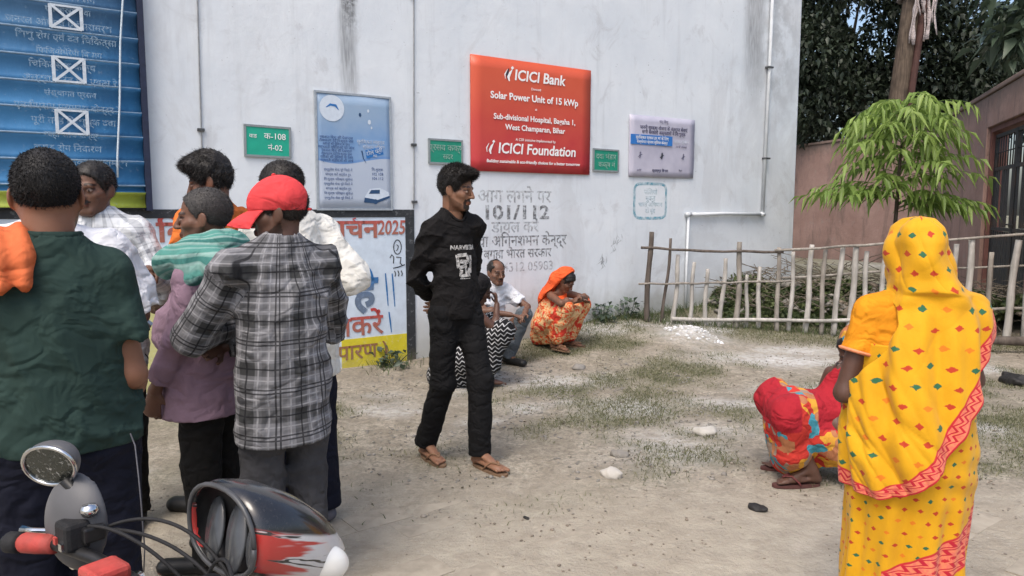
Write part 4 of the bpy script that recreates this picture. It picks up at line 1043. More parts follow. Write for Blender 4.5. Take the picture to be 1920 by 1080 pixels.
def M_hair(name, col=(.012, .010, .009), rough=.5):
    g = NG(name); o = g.obj()
    n = g.noise(g.scale(o, (1, 1, .25)), 220, 3)
    return g.out(g.mix(n, tuple(c * .6 for c in col), tuple(c * 1.7 for c in col)), rough, g.bump(n, .5, .003), 0, .35)

HAIR = M_hair('black_hair')
HAIR_GREY = M_hair('greying_hair', (.045, .042, .040), .6)
SKIN = {}
def skin_mat(col):
    if col not in SKIN: SKIN[col] = M_skin('skin_%d' % len(SKIN), col)
    return SKIN[col]

def strands(V, N, n, L, seed, flow, lift, w=.0009):
    """short hair strands, one thin triangle each"""
    r = np.random.RandomState(seed); i = r.randint(0, len(V), n)
    p = V[i] - N[i] * .002 + r.normal(size=(n, 3)) * .0015
    fl = flow(p)
    d = N[i] * lift + fl * (1 - lift) + r.normal(size=(n, 3)) * .30
    d /= np.linalg.norm(d, axis=1)[:, None] + 1e-9
    s = np.cross(d, r.normal(size=(n, 3))); s /= np.linalg.norm(s, axis=1)[:, None] + 1e-9
    l = (L * r.uniform(.5, 1.3, n))[:, None]
    T = np.empty((n, 3, 3)); T[:, 0] = p - s * w; T[:, 1] = p + s * w; T[:, 2] = p + d * l
    return T.reshape(-1, 3), np.arange(n * 3).reshape(n, 3)

def vnormals(V, Q):
    N = np.zeros_like(V); a = np.cross(V[Q[:, 2]] - V[Q[:, 0]], V[Q[:, 3]] - V[Q[:, 1]])
    for k in range(4): np.add.at(N, Q[:, k], a)
    return N / (np.linalg.norm(N, axis=1)[:, None] + 1e-12)

class Person:
    def __init__(s, label, loc, yaw, H=1.7, skin=(.19, .095, .055), head=(0, 0, 0), bulk=1.0, belly=0.0, gz=0.0, neck_r=.054, joints=None, feet=True, feet_res=None, arm_f=1.0, hands=('R', 'L'), female=False, hs=1.0, hand_res=.0055, head_res=.0042, group=None):
        k = H / 1.70; s.H = H; s.k = k; s.bulk = bulk; s.belly = belly; s.neck_r = neck_r; s.hs = hs * (.985 if female else 1.0); s.female = female
        J = dict(pel=(0, 0, .93), chest=(0, -.01, 1.235), neck=(0, -.02, 1.43), head=(0, .012, 1.588))
        for sd, q in (('R', 1), ('L', -1)):
            J['sh' + sd] = (.172 * q * (.9 if female else 1), -.02, 1.385); J['el' + sd] = (.225 * q, -.035, 1.10); J['wr' + sd] = (.235 * q, .05, .865)
            J['hip' + sd] = (.088 * q, 0, .90); J['kn' + sd] = (.098 * q, .015, .49); J['an' + sd] = (.10 * q, -.02, .085); J['toe' + sd] = (.125 * q, .15, .028)
        J = {a: np.array(v) * k for a, v in J.items()}
        for a, v in (joints or {}).items():
            if not a.startswith('h_'): J[a] = np.array(v, float)
        s.J = J; s.Rh = rotm(*head)
        s.hands = hands; s.hd = {a: v for a, v in (joints or {}).items() if a.startswith('h_')}
        s.arm_f = arm_f; s.feet = feet; s.feet_res = feet_res; s.hand_res = hand_res; s.head_res = head_res
        s.skin = skin
        s.root = empty('person', label, 'person', (loc[0], loc[1], gz), R_(yaw), group)
        s.side = nrm(J['shR'] - J['shL'])
        s.up = nrm(J['neck'] - J['pel'])
        s.fwd = nrm(np.cross(s.up, s.side)); s.side = nrm(np.cross(s.fwd, s.up))
        s.FT = np.stack([s.side, s.fwd, s.up], 1)              # torso frame, columns
        hside = nrm(J['hipR'] - J['hipL']); up = np.array([0, 0, 1.]); s.FP = np.stack([hside, nrm(np.cross(up, hside)), up], 1)
    # ---- pieces shared by body and clothes
    def torso(s, v, e=0.0, kk=.05, shoulders=True):
        J, k, b = s.J, s.k, s.bulk
        fem = .94 if s.female else 1.0
        v.ell(J['pel'], np.array([.158 * b + e, .112 * b + e, .14 + e]) * k, s.FT, kk)
        mid = J['pel'] * .48 + J['chest'] * .52 + s.fwd * (s.belly * .45)
        v.ell(mid, np.array([.140 * b + s.belly * .35 + e, .102 * b + s.belly * .6 + e, .17 + e]) * k, s.FT, kk)
        v.ell(J['chest'], np.array([.156 * b * fem + e, .112 * b + e, .185 + e]) * k, s.FT, kk)
        if shoulders:
            a, c = J['shR'] - s.side * .02, J['shL'] + s.side * .02
            mm = (a + c) / 2 + s.up * .012 * k
            v.seg(a, mm, (.054 + e) * k, (.060 + e) * k, kk, s.fwd, .95); v.seg(mm, c, (.060 + e) * k, (.054 + e) * k, kk, s.fwd, .95)
            for q in 'RL': v.seg(J['neck'] + s.up * .03, J['sh' + q] * .8 + J['neck'] * .2, (.047 + e) * k, (.042 + e) * k, .04)
    def head_xf(s, p): return s.J['head'] + s.Rh @ (np.asarray(p, float) * s.hs)
    def add_head(s, v):
        h = s.hs; X = s.head_xf
        E = lambda c, r, k, mode='add', R=s.Rh: v.ell(X(c), np.array(r) * h, R, k * h, mode)
        S = lambda a, b, ra, rb, k, mode='add': v.seg(X(a), X(b), ra * h, rb * h, k * h, mode=mode)
        E((0, -.014, .032), (.073, .094, .084), .01)
        E((0, .030, -.040), (.057, .058, .076), .025)
        S((-.02, .066, -.100), (.02, .066, -.100), .017, .017, .028)
        for q in (1, -1):
            S((q * .058, -.002, -.035), (q * .042, .030, -.082), .016, .014, .03)
            S((q * .043, .060, -.024), (q * .050, .040, -.020), .017, .017, .02)
        S((-.036, .076, .017), (.036, .076, .017), .011, .011, .014)
        for q in (1, -1):
            v.seg(X((q * .031, .101, -.003)), X((q * .031, .099, -.003)), .0145 * h, None, .012 * h, mode='sub')
            E((q * .031, .0745, -.003), (.0125, .0125, .0125), .003)
        S((0, .088, .008), (0, .107, -.030), .0075, .0115, .010)
        for q in (1, -1): E((q * .0125, .096, -.034), (.0085, .010, .008), .006)
        S((-.014, .088, -.060), (.014, .088, -.060), .0065, .0065, .006); S((-.012, .087, -.070), (.012, .087, -.070), .0072, .0072, .006)
        for q in (1, -1):
            R = s.Rh @ rotm(q * 24, 8, 0)
            E((q * .079, -.010, -.010), (.007, .019, .031), .008, 'add', R)
        v.seg(s.J['neck'] - s.up * .02, X((0, -.022, -.045)), (s.neck_r + .006) * s.k, s.neck_r * s.k, .025)
    def add_hand(s, v, q):
        sg = 1 if q == 'R' else -1
        W = s.J['wr' + q]; spec = s.hd.get('h_' + q)
        D = nrm(W - s.J['el' + q]); N = None; curl = 22
        if spec: D = nrm(spec[0]); N = spec[1]; curl = spec[2]
        if N is None: N = -s.side * sg
        N = np.asarray(N, float); N = nrm(N - D * (N @ D)); A = np.cross(D, N) * sg * -1.0
        k = s.k * (.92 if s.female else 1.0)
        v.seg(W, W + D * .085 * k, .026 * k, .039 * k, .015, N, .42)
        for i, (o, l) in enumerate(((.030, .068), (.0105, .077), (-.009, .072), (-.027, .056))):
            p = W + (D * (.088 - .004 * abs(i - 1)) + A * o) * k; d, nn = D, N; r = .0088 * k
            ang = R_(curl * (1 + .12 * i))
            for fr in (.46, .32, .26):
                d, nn = d * math.cos(ang) + nn * math.sin(ang), nn * math.cos(ang) - d * math.sin(ang)
                e = p + d * l * fr * k; v.seg(p, e, r, r * .92, .004); p = e; r *= .92; ang = R_(curl * .9)
        p = W + (D * .028 + A * .026) * k; d = nrm(D * .62 + A * .72 + N * .3)
        e = p + d * .038 * k; v.seg(p, e, .0135 * k, .0105 * k, .012)
        v.seg(e, e + nrm(D * .9 + A * .25 + N * .35) * .030 * k, .0100 * k, .0085 * k, .005)
    def body(s, col=None, res=.014):
        J, k = s.J, s.k
        P = np.array(list(J.values())); lo, hi = P.min(0) - .17, P.max(0) + .17; lo[2] = max(lo[2], -.02)
        hr = .125 * s.hs
        bands = [(J['head'] - hr, J['head'] + hr, s.head_res)] if s.head_res < res else []
        for q in s.hands:
            D = nrm(s.hd['h_' + q][0]) if 'h_' + q in s.hd else nrm(J['wr' + q] - J['el' + q])
            c = J['wr' + q] + D * .085 * k; bands.append((c - .085, c + .085, s.hand_res))
        if s.feet_res:
            for q in 'RL': bands.append((np.minimum(J['an' + q], J['toe' + q]) - np.array([.05, .05, .1]), np.maximum(J['an' + q], J['toe' + q]) + np.array([.06, .06, -.02]), s.feet_res))
        v = Vol(lo, hi, res, bands)
        s.torso(v, -.030)
        for q in 'RL':
            f = s.arm_f; v.seg(J['sh' + q], J['el' + q], .048 * k * f, .038 * k * f, .03); v.seg(J['el' + q], J['wr' + q], .038 * k * f, .026 * k, .02)
            m = J['el' + q] * .72 + J['wr' + q] * .28; v.ell(m, np.array([.04, .04, .06]) * k * f, None, .03)
            v.seg(J['hip' + q], J['kn' + q], .066 * k, .044 * k, .04); v.seg(J['kn' + q], J['an' + q], .042 * k, .034 * k, .03)
            c = J['kn' + q] * .68 + J['an' + q] * .32; v.ell(c - s.fwd * .01, np.array([.042, .046, .09]) * k, None, .03)
            if s.feet:
                a, t = J['an' + q], J['toe' + q]; fw = nrm((t - a) * np.array([1, 1, 0])); sd = np.array([fw[1], -fw[0], 0])
                hl = np.array([a[0], a[1], t[2] + .004]) - fw * .03
                v.seg(a, hl, .036 * k, .03 * k, .02); v.seg(a + fw * .02, t, .032 * k, .022 * k, .02, np.array([0, 0, 1]), .7)
                v.seg(hl, t - fw * .012, .029 * k, .037 * k, .015, np.array([0, 0, 1]), .48)
                for i in range(5):
                    b = t + sd * (.030 - .015 * i) * k * (1 if q == 'L' else -1) * -1
                    v.seg(b - fw * .01, b + fw * (.050 - .0065 * i) * k - np.array([0, 0, .006]), (.0110 if i == 0 else .0085) * k, (.0105 if i == 0 else .0075) * k, .003)
        for q in s.hands: s.add_hand(v, q)
        s.add_head(v)
        V, Q = v.mesh()
        C = np.ones((len(V), 4), np.float32)
        if col: col(s, V, C)
        s.bodyV = V
        o = link('body', mesh_np('body', V, Q, attrs={'col': C}), s.root, skin_mat(s.skin))
        return o
    def face(s, V, C, beard=None, brow=.2, lips=(.85, .55, .5), eyes=True, bc=.10):
        q = ((V - s.J['head']) @ s.Rh) / s.hs
        x, y, z = q.T; ax = np.abs(x); front = (y > .045) & (np.abs(z) < .13) & (ax < .085)
        def put(m, c): C[m, :3] = C[m, :3] * np.asarray(c)
        arch = .021 + .10 * (ax - .012) * (ax < .034) + .0022 - .14 * (ax - .034) * (ax >= .034)
        put(front & (ax > .011) & (ax < .052) & (np.abs(z - arch) < .0048) & (y > .055), (brow, brow, brow))
        if eyes:
            ey = front & ((((ax - .031) / .0125) ** 2 + ((z + .003) / .0052) ** 2) < 1)
            C[ey, :3] = (1.55, 2.3, 3.0)
            ir = front & ((((ax - .031)) ** 2 + ((z + .003)) ** 2) < .0058 ** 2); C[ir, :3] = (.08, .08, .08)
            lid = front & (np.abs(z - .0042) < .0032) & (np.abs(ax - .031) < .016); C[lid, :3] = (.25, .22, .22)
            put(front & (((ax - .031) / .022) ** 2 + ((z + .006) / .017) ** 2 < 1) & ~ey & ~ir & ~lid, (.72, .68, .66))
        lp = front & ((x / .025) ** 2 + ((z + .065) / .011) ** 2 < 1) & (y > .07); put(lp, lips)
        put(front & (np.abs(z + .065) < .0022) & (ax < .023) & (y > .07), (.4, .35, .35))
        d = (bc, bc * .95, bc * .92)
        mus = (y > .07) & (((x / .031) ** 2 + ((z + .049 + ax * .22) / .0085) ** 2) < 1)
        jaw = (z < -.035) & (y > -.012) & (z > -.135) & (ax < .09) & ~lp & ((z < -.088 + .75 * np.maximum(ax - .03, 0) * 1.6) | (ax > .052))
        goat = (y > .05) & (ax < .026) & (z < -.080) & (z > -.135)
        if beard in ('moustache', 'goatee', 'full'): put(mus, d)
        if beard in ('goatee',): put(goat | ((y > .045) & (np.abs(ax - .030) < .007) & (z < -.048) & (z > -.1)), d)
        if beard in ('full', 'goatee'):
            jl = jaw & (z > -.125) & (q @ np.array([0, .5, 1.0]) < -.045); f = .55 if beard == 'goatee' else bc * 1.6; put(jl & ~goat, (f, f * .97, f * .95))
        if beard == 'stubble': put(jaw | mus, (.62, .64, .66))
        if beard == 'moustache': put(jaw, (.78, .79, .80))
    # ---- hair
    def hair(s, seed=1, th=.013, line=(.068, .058), nape=-.055, side=-.03, puff=0.0, n=4500, L=.018, lift=.35, mat=None, tuft=0, flow=(0, -.5, -.6), bald=False, bun=False, low=.9, hr=.006, parent=None, rough=1.0):
        X = s.head_xf; h = s.hs; c = s.J['head']
        v = Vol(c - .17 * h, c + .19 * h, hr)
        v.ell(X((0, -.016 + puff * .1, .033 + puff * .35)), np.array([.073 + th, .094 + th, .084 + th + puff * .6]) * h, s.Rh, .01)
        if puff:
            v.seg(X((-.045, .06, .085 + puff * .3)), X((.045, .062, .085 + puff * .3)), (.030 + puff * .4) * h, None, .03)
        # hairline: keep what lies above and behind
        n1 = s.Rh @ nrm((0, 1, -.62)); v.cut(X((0, line[0], line[1])), n1)
        if bald: v.ell(X((0, .045, .10)), np.array([.055, .075, .05]) * h, s.Rh, .01, 'sub')
        for q in (1, -1):                                             # clear the temples and the ears
            v.seg(X((q * .10, .075, -.02)), X((q * .10, .075, .05)), .042 * h, None, .008, mode='sub')
            v.ell(X((q * .086, -.004, -.018)), np.array([.03, .024, .040]) * h, s.Rh, .006, 'sub')
        v.cut(X((0, -.05, nape)), s.Rh @ nrm((0, .45, -1)))
        w = waves(seed, 90, 7); w2 = waves(seed + 5, 260, 6)
        v.disp(lambda x, y, z: w(x, y, z) * (.0035 * rough + puff * .07) + w2(x, y, z) * .0016 * rough)
        if bun: v.ell(X((0, -.115, -.005)), np.array([.045, .035, .04]) * h, s.Rh, .015)
        r = np.random.RandomState(seed)
        for i in range(tuft):
            a = r.uniform(-1, 1); b = X((a * .06, r.uniform(.035, .075), .09 + puff * .7)); d = s.Rh @ nrm((a * .8 + r.normal() * .3, 1.0 + r.normal() * .3, r.uniform(-.5, .7)))
            v.seg(b, b + d * r.uniform(.025, .05), .010, .002, .012)
        V, Q = v.mesh(); N = vnormals(V, Q); fl = s.Rh @ nrm(flow)
        T = None; VV = V
        if n:
            SV, ST = strands(V, N, n, L, seed, lambda p: np.broadcast_to(fl, p.shape), lift); VV = np.concatenate([V, SV]); T = ST + len(V)
        return link('hair', mesh_np('hair', VV, Q, T=T), parent or s.root, mat or HAIR)
    # ---- clothes
    def shirt(s, mat, e=.016, hem=.80, sleeve=.55, long=False, cuff=1.0, collar=False, neck=True, seed=3, amp=.006, res=.0085, flare=.0, fr=26, sl_e=.012, crew=.062, name='shirt', tuck=False, hem_tilt=0.0):
        J, k, b = s.J, s.k, s.bulk
        P = np.array([J['pel'], J['neck'], J['shR'], J['shL'], J['elR'], J['elL']] + ([J['wrR'], J['wrL']] if long else [])); lo, hi = P.min(0) - .2, P.max(0) + .16
        hem_z = hem * k if not hasattr(hem, '__len__') else hem
        lo[2] = min(lo[2], hem_z - .03)
        v = Vol(lo, hi, res)
        s.torso(v, e, .05)
        if not tuck:
            dn = -s.up if s.up[2] < .93 else np.array([0, 0, -1.]); top = J['pel'] + s.up * .12 * k + s.fwd * s.belly * .3
            L = max(.03, (top[2] - hem_z) / max(.3, -dn[2])) + .06
            v.seg(top, top + dn * L, (.150 * b + s.belly * .3 + e) * k, (.163 * b + s.belly * .25 + e + flare) * k, .05, s.fwd, .72 + s.belly * .8)
        for q in 'RL':
            if long:
                v.seg(J['sh' + q], J['el' + q], (.055 + sl_e) * k, (.044 + sl_e) * k, .035)
                E = J['el' + q] + (J['wr' + q] - J['el' + q]) * cuff; v.seg(J['el' + q], E, (.043 + sl_e) * k, (.034 + sl_e) * k, .02, flat=(0, 1))
            else:
                E = J['sh' + q] + (J['el' + q] - J['sh' + q]) * sleeve; v.seg(J['sh' + q], E, (.056 + sl_e) * k, (.056 + sl_e * 1.5) * k, .035, flat=(0, 1))
        w = waves(seed, fr, 6, (1, 1, .6)); w2 = creases(seed + 9, fr * 1.25, 5, (.8, .8, 1.0))
        elb = [J['el' + q] for q in 'RL']; arm = [J['sh' + q] - s.up * .06 for q in 'RL']; wst = J['pel'] * .6 + J['chest'] * .4
        def fn(x, y, z):
            o = w(x, y, z) * amp * .7; loc = .55
            for c, rr, a in [(c, .012, .9) for c in elb] + [(c, .014, .8) for c in arm] + [(wst, .05, .6)]:
                loc = loc + a * np.exp(-((x - c[0]) ** 2 + (y - c[1]) ** 2 + (z - c[2]) ** 2) / rr)
            nk = J['neck'] + s.fwd * .01; fade = np.clip((np.sqrt((x - nk[0]) ** 2 + (y - nk[1]) ** 2 + (z - nk[2]) ** 2) - .085) / .06, 0, 1)
            return (o + w2(x, y, z) * amp * loc * 1.35) * fade
        v.disp(fn)
        if not tuck: v.cut((0, 0, hem_z), nrm((0, hem_tilt, -1)), lo=(-2, -2, hem_z - .3), hi=(2, 2, hem_z + .05))
        if neck and not collar:
            v.seg(J['neck'] + s.up * .15, J['neck'] + s.up * .002 + s.fwd * .012, crew * k, crew * k, .006, mode='sub')
        if collar:
            a = J['neck'] - s.up * .01 - s.fwd * .004; v.seg(a, a + (s.up * .052 - s.fwd * .004) * k, (s.neck_r + .018) * k, (s.neck_r + .012) * k, .006, flat=(1, 1))
            v.seg(a + s.up * .11, a + s.up * .02, (s.neck_r + .004) * k, None, .002, mode='sub')
            v.seg(J['neck'] + s.fwd * .10 + s.up * .10, J['neck'] + s.fwd * .085 - s.up * .045, .04, .008, .004, mode='sub')
        V, Q = v.mesh()
        # pattern coordinates: across / along, sleeves follow the arm
        pc = np.stack([(V - J['chest']) @ s.side, (V - J['chest']) @ s.up, (V - J['chest']) @ s.fwd], 1)
        pc[:, 0] = np.arctan2(pc[:, 0], -pc[:, 2]) * .135
        for q in 'RL':
            a, e2 = J['sh' + q], J['el' + q]; d = nrm(e2 - a)
            t = (V - a) @ d; dist = np.linalg.norm(V - a - t[:, None] * d, axis=1); m = (t > .03) & (dist < .095)
            if long:
                f, dd = J['wr' + q], nrm(J['wr' + q] - e2); t2 = (V - e2) @ dd; d2 = np.linalg.norm(V - e2 - t2[:, None] * dd, axis=1); m2 = (t2 > 0) & (d2 < .07) & (t2 < .4)
            else: m2 = np.zeros(len(V), bool)
            bs = nrm(np.cross(d, s.fwd)); bt = np.cross(d, bs)
            r = V - a; pc[m, 0] = np.arctan2((r @ bs)[m], (r @ bt)[m]) * .06; pc[m, 1] = -t[m]
            if m2.any():
                r = V - e2; bs = nrm(np.cross(dd, np.array([.1, .2, 1.]))); bt = np.cross(dd, bs); pc[m2, 0] = np.arctan2((r @ bs)[m2], (r @ bt)[m2]) * .05; pc[m2, 1] = -t2[m2] - .28
        s.shirtV = V
        so = link(name, mesh_np(name, V, Q, attrs={'pc': pc}), s.root, mat)
        if neck and not collar:                               # a ribbed band round the neck opening
            c0 = J['neck'] + s.fwd * .010; r = V - c0; rs, rf_, ru = r @ s.side, r @ s.fwd, r @ s.up; rad = np.hypot(rs, rf_); an = np.arctan2(rs, rf_); ring = []
            near = (np.abs(rad - crew * k) < .014) & (ru > -.12) & (ru < .09)
            for a in np.linspace(-math.pi, math.pi, 40, endpoint=False):
                m = near & (np.abs((an - a + math.pi) % (2 * math.pi) - math.pi) < .12)
                ring.append(ru[m].max() if m.any() else np.nan)
            ring = np.array(ring)
            if np.isfinite(ring).sum() > 20:
                ok = np.isfinite(ring); ring = np.interp(np.arange(40), np.arange(40)[ok], ring[ok])
                for _ in range(4): ring = (np.roll(ring, 1) + 2 * ring + np.roll(ring, -1)) / 4
                pts = [c0 + s.side * math.sin(a) * crew * k + s.fwd * math.cos(a) * crew * k + s.up * (h - .001) for a, h in zip(np.linspace(-math.pi, math.pi, 40, endpoint=False), ring)]
                MB().tube(pts + pts[:2], .0065, 7, False, 1.5).build('neck_band', mat, so, True)
        return so
    def trousers(s, mat, e=.012, hemw=.062, knee=.072, seed=7, amp=.005, res=.0095, top=.06, hem_up=.0, name='trousers', stack=.006):
        J, k, b = s.J, s.k, s.bulk
        P = np.array([J[a] for a in ('pel', 'hipR', 'hipL', 'knR', 'knL', 'anR', 'anL')]); lo, hi = P.min(0) - .2, P.max(0) + .2
        v = Vol(lo, hi, res)
        v.ell(J['pel'], np.array([.158 * b + e - .016, .112 * b + e - .016, .135 + e]) * k, s.FT, .04)
        for q in 'RL':
            kn, an = J['kn' + q], J['an' + q]; d = nrm(an - kn)
            v.seg(J['hip' + q], kn, (.090 * b + e) * k, (knee + e * .5) * k, .045)
            E = an + d * (.015 - hem_up)
            v.seg(kn, E, (knee + e * .5) * k, hemw * k, .03, flat=(0, 1))
        w = waves(seed, 24, 6, (.7, .7, 1.2)); w2 = creases(seed + 3, 26, 5, (.7, .7, 1.3))
        hz = [(J['an' + q], J['kn' + q]) for q in 'RL']
        def fn(x, y, z):
            o = w(x, y, z) * amp * .6 + w2(x, y, z) * amp
            for a, kn in hz:
                d2 = (x - a[0]) ** 2 + (y - a[1]) ** 2
                o = o + np.exp(-d2 / .02) * np.exp(-((z - a[2] - .08) / .09) ** 2) * (np.abs(np.sin(z * 48 + x * 22 * np.sign(a[0]) + y * 14 + 1.5 * np.sin(x * 40 + y * 31 + z * 20))) - .6) * stack
                d3 = (x - kn[0]) ** 2 + (y - kn[1]) ** 2 + (z - kn[2]) ** 2
                o = o + np.exp(-d3 / .012) * (np.abs(np.sin(z * 42 + x * 30 + y * 35 + np.sin(x * 50))) - .6) * stack
            return o
        v.disp(fn)
        t = J['pel'] + s.up * top * k; v.cut(t, s.up, lo=t - .3, hi=t + .3)
        V, Q = v.mesh()
        return link(name, mesh_np(name, V, Q), s.root, mat)
    def sandals(s, sole_m, strap_m, flip=True):
        J, k = s.J, s.k
        for q in 'RL':
            a, t = J['an' + q], J['toe' + q]; fw = nrm((t - a) * np.array([1, 1, 0])); sd = np.array([fw[1], -fw[0], 0.]); L = float((t - a) @ fw)
            mb = MB(); bot = []; n = 20
            cen = a + fw * (L * .5 + .008); cen[2] = 0; hl = (L + .125 * k) / 2
            sl = (t[2] - .022)
            for i in range(n):
                th = 2 * math.pi * i / n; yy = math.cos(th); xx = math.sin(th)
                wd = .036 + .010 * (yy * .5 + .5)
                p = cen + fw * (hl * yy) + sd * (wd * k * np.sign(xx) * abs(xx) ** .8); bot.append(p)
            z0, z1 = max(0.001, sl - .018), max(.016, sl)
            V = [(*p[:2], z0) for p in bot] + [(*p[:2], z1) for p in bot]
            mb.mesh(V, [tuple(reversed(range(n))), tuple(range(n, 2 * n))] + [(i, (i + 1) % n, n + (i + 1) % n, n + i) for i in range(n)])
            so = mb.build('sandal', sole_m, s.root)
            st = MB(); tp = t + fw * .012 + np.array([0, 0, .016]); md = cen + fw * (-.01)
            for w in (1, -1):
                e = md + sd * w * .040 * k; e[2] = z1; m = (tp + e) / 2 + np.array([0, 0, .030]); m2 = tp * .8 + e * .2 + np.array([0, 0, .018])
                st.tube([tp, m2, m, e * .8 + m * .2 + np.array([0, 0, .006]), e], [.006, .008, .010, .009, .008], 6, flat=.5)
            st.build('strap', strap_m, so, True)
    def shoes(s, mat, sole_m=None):
        J, k = s.J, s.k
        for q in 'RL':
            a, t = J['an' + q], J['toe' + q]; fw = nrm((t - a) * np.array([1, 1, 0]))
            v = Vol(np.minimum(a, t) - .12, np.maximum(a, t) + .14, .007)
            hl = np.array([a[0], a[1], .045]) - fw * .035; tt = np.array([t[0], t[1], .034]) + fw * .03
            v.seg(hl, tt, .040 * k, .044 * k, .02, np.array([0, 0, 1]), .85); v.seg(a + np.array([0, 0, -.005]), hl + fw * .05, .046 * k, .042 * k, .03)
            v.cut((0, 0, .004), (0, 0, -1)); v.cut(a + np.array([0, 0, .03]), (0, 0, 1))
            V, Q = v.mesh(); so = link('shoe', mesh_np('shoe', V, Q), s.root, mat)

def stripes_cloth(name, fn, rough=.85, weave=.2):
    g = NG(name); return g.out(fn(g), rough, cloth_bump(g, weave), 0, .15)
# ------------------------------------------------------------------ people: the thirteen
def plaid(g, per, bands_u, bands_v, base, line_dark, line_light, pc='pc'):
    """woven check from pattern coordinates; bands: list of (lo, hi, value 0..1) within one period"""
    x, y, z = g.xyz(g.attr(pc))
    def comp(c, bands, off):
        t = g.m('FRACT', g.m('ADD', g.m('DIVIDE', c, per), off)); val = base
        acc = None
        for lo, hi, v_ in bands:
            mk = g.m('MULTIPLY', g.ss(t, lo - .008, lo + .008), g.ss(t, hi + .008, hi - .008)); mk = g.m('MULTIPLY', mk, v_)
            acc = mk if acc is None else g.m('ADD', acc, mk)
        return acc, t
    a, tu = comp(x, bands_u, 20.13); b, tv = comp(y, bands_v, 20.47)
    return a, b, tu, tv
def M_flannel():
    def fn(g):
        bu = [(.02, .30, .75), (.42, .50, .35), (.78, .86, .3)]
        a, b, tu, tv = plaid(g, .175, bu, bu, 0, 0, 0)
        s_ = g.m('MULTIPLY', g.m('ADD', a, b), .5)
        c = g.mix(g.m('MULTIPLY', s_, 1.25, clamp=True), (.19, .19, .20), (.032, .033, .033))
        def lines(t, pos, w):
            o = None
            for p in pos:
                m = g.ss(g.m('ABSOLUTE', g.m('SUBTRACT', t, p)), w, w * .5); o = m if o is None else g.m('MAXIMUM', o, m)
            return o
        c = g.mix(g.m('MULTIPLY', g.m('MAXIMUM', lines(tu, (.36, .54, .93), .018), lines(tv, (.36, .54, .93), .018)), .75), c, (.29, .29, .30))
        c = g.mix(g.m('MULTIPLY', g.m('MAXIMUM', lines(tu, (.16, .66, .74), .022), lines(tv, (.16, .66, .74), .022)), .8), c, (.012, .012, .014))
        return c
    return stripes_cloth('plaid_flannel', fn)
def M_check():
    def fn(g):
        a, b, tu, tv = plaid(g, .085, [(.1, .32, .8), (.55, .62, .6)], [(.1, .32, .8), (.55, .62, .6)], 0, 0, 0)
        return g.mix(g.m('MULTIPLY', g.m('ADD', a, b), .5, clamp=True), (.56, .58, .60), (.13, .14, .16))
    return stripes_cloth('white_check_cotton', fn)
CL = dict(green=M_cloth('bottle_green_jersey', (.022, .042, .036)), navy=M_cloth('navy_cotton', (.008, .009, .017)), white=M_cloth('white_cotton', (.62, .63, .66)), cream=M_cloth('off_white_cotton', (.66, .65, .60)), mauve=M_cloth('mauve_cotton', (.27, .18, .23)),
          black=M_cloth('black_jersey', (.0095, .0088, .009)), blackd=M_cloth('black_twill', (.0078, .0078, .0085)), dark=M_cloth('charcoal_trouser', (.012, .0115, .011)), jeans=M_cloth('grey_denim', (.052, .052, .056), .9, .3), orange=M_cloth('orange_cotton', (.62, .16, .035)), greyt=M_cloth('grey_trouser', (.10, .115, .13)))
SOLE = M_plain('sandal_sole', (.18, .11, .065), .8, .2); STRAP = M_plain('sandal_strap', (.20, .11, .06), .6, .2); SHOEG = M_plain('grey_canvas_shoe', (.10, .095, .11), .85, .25); SHOEB = M_plain('black_shoe', (.012, .012, .012), .5, .2)
def eye_face(**kw): return lambda s, V, C: s.face(V, C, **kw)

# 1 man in the green T-shirt, seen from behind
p = Person('stout man in dark green T-shirt seen from behind, nearest the motorcycle', (-1.205, 1.95), 29, 1.65, (.215, .098, .056), (-4, 0, 0), 1.05, .04, neck_r=.058, hs=.97, group='men crowding beside the motorcycle',
           joints=dict(shR=(.125, -.02, 1.325), shL=(-.150, -.02, 1.335), elR=(.172, -.03, 1.055), wrR=(.165, .17, .965), elL=(-.20, 0, 1.10), wrL=(-.14, .20, 1.0), h_R=((-.75, .6, .1), (0, -.3, 1), 35), h_L=((.75, .6, .1), (0, -.3, 1), 35)))
p.body(eye_face(beard='stubble')); p.hair(1, .0065, (.066, .06), -.058, n=30000, L=.0085, lift=.35, mat=M_hair('cropped_hair', (.013, .012, .012), .6), hr=.005, rough=.25)
p.trousers(CL['navy'], .014, .075); p.shirt(CL['green'], .016, .905, .60, amp=.0105, fr=22, seed=4, crew=.074, res=.0075, sl_e=.010); p.shoes(SHOEB)
g = NG('red_thread'); TH = g.out((.45, .10, .03), .8)
mb = MB(); c = p.J['wrR'] * .8 + p.J['elR'] * .2; d = nrm(p.J['wrR'] - p.J['elR']); a = nrm(np.cross(d, (0, 0, 1))); b = np.cross(d, a)
mb.tube([c + (a * math.cos(t) + b * math.sin(t)) * .0335 for t in np.linspace(0, 6.28, 22)], .0032, 5); mb.build('wrist_thread', TH, p.root, True)
# folded orange cloth over his left shoulder
v = Vol((-.42, -.22, 1.08), (.02, .24, 1.56), .0075)
for x_ in (-.062, -.095, -.128, -.161, -.194):
    dz_ = -.32 * (abs(x_) - .07)
    v.chain([(x_ + .012, -.140, 1.325 + dz_ * .7), (x_, -.105, 1.385 + dz_), (x_, -.055, 1.418 + dz_), (x_, .0, 1.425 + dz_), (x_, .07, 1.395 + dz_), (x_, .12, 1.30 + dz_), (x_, .135, 1.18 + dz_)], [.016, .028, .030, .030, .030, .030, .026], .035)
w = waves(8, 38, 6); v.disp(lambda x, y, z: w(x, y, z) * .006 + .006 * np.sin(x * 120 + y * 14)); V, Q = v.mesh()
link('shoulder_cloth', mesh_np('shoulder_cloth', V, Q), p.root, M_cloth('saffron_cloth', (.62, .15, .055)))

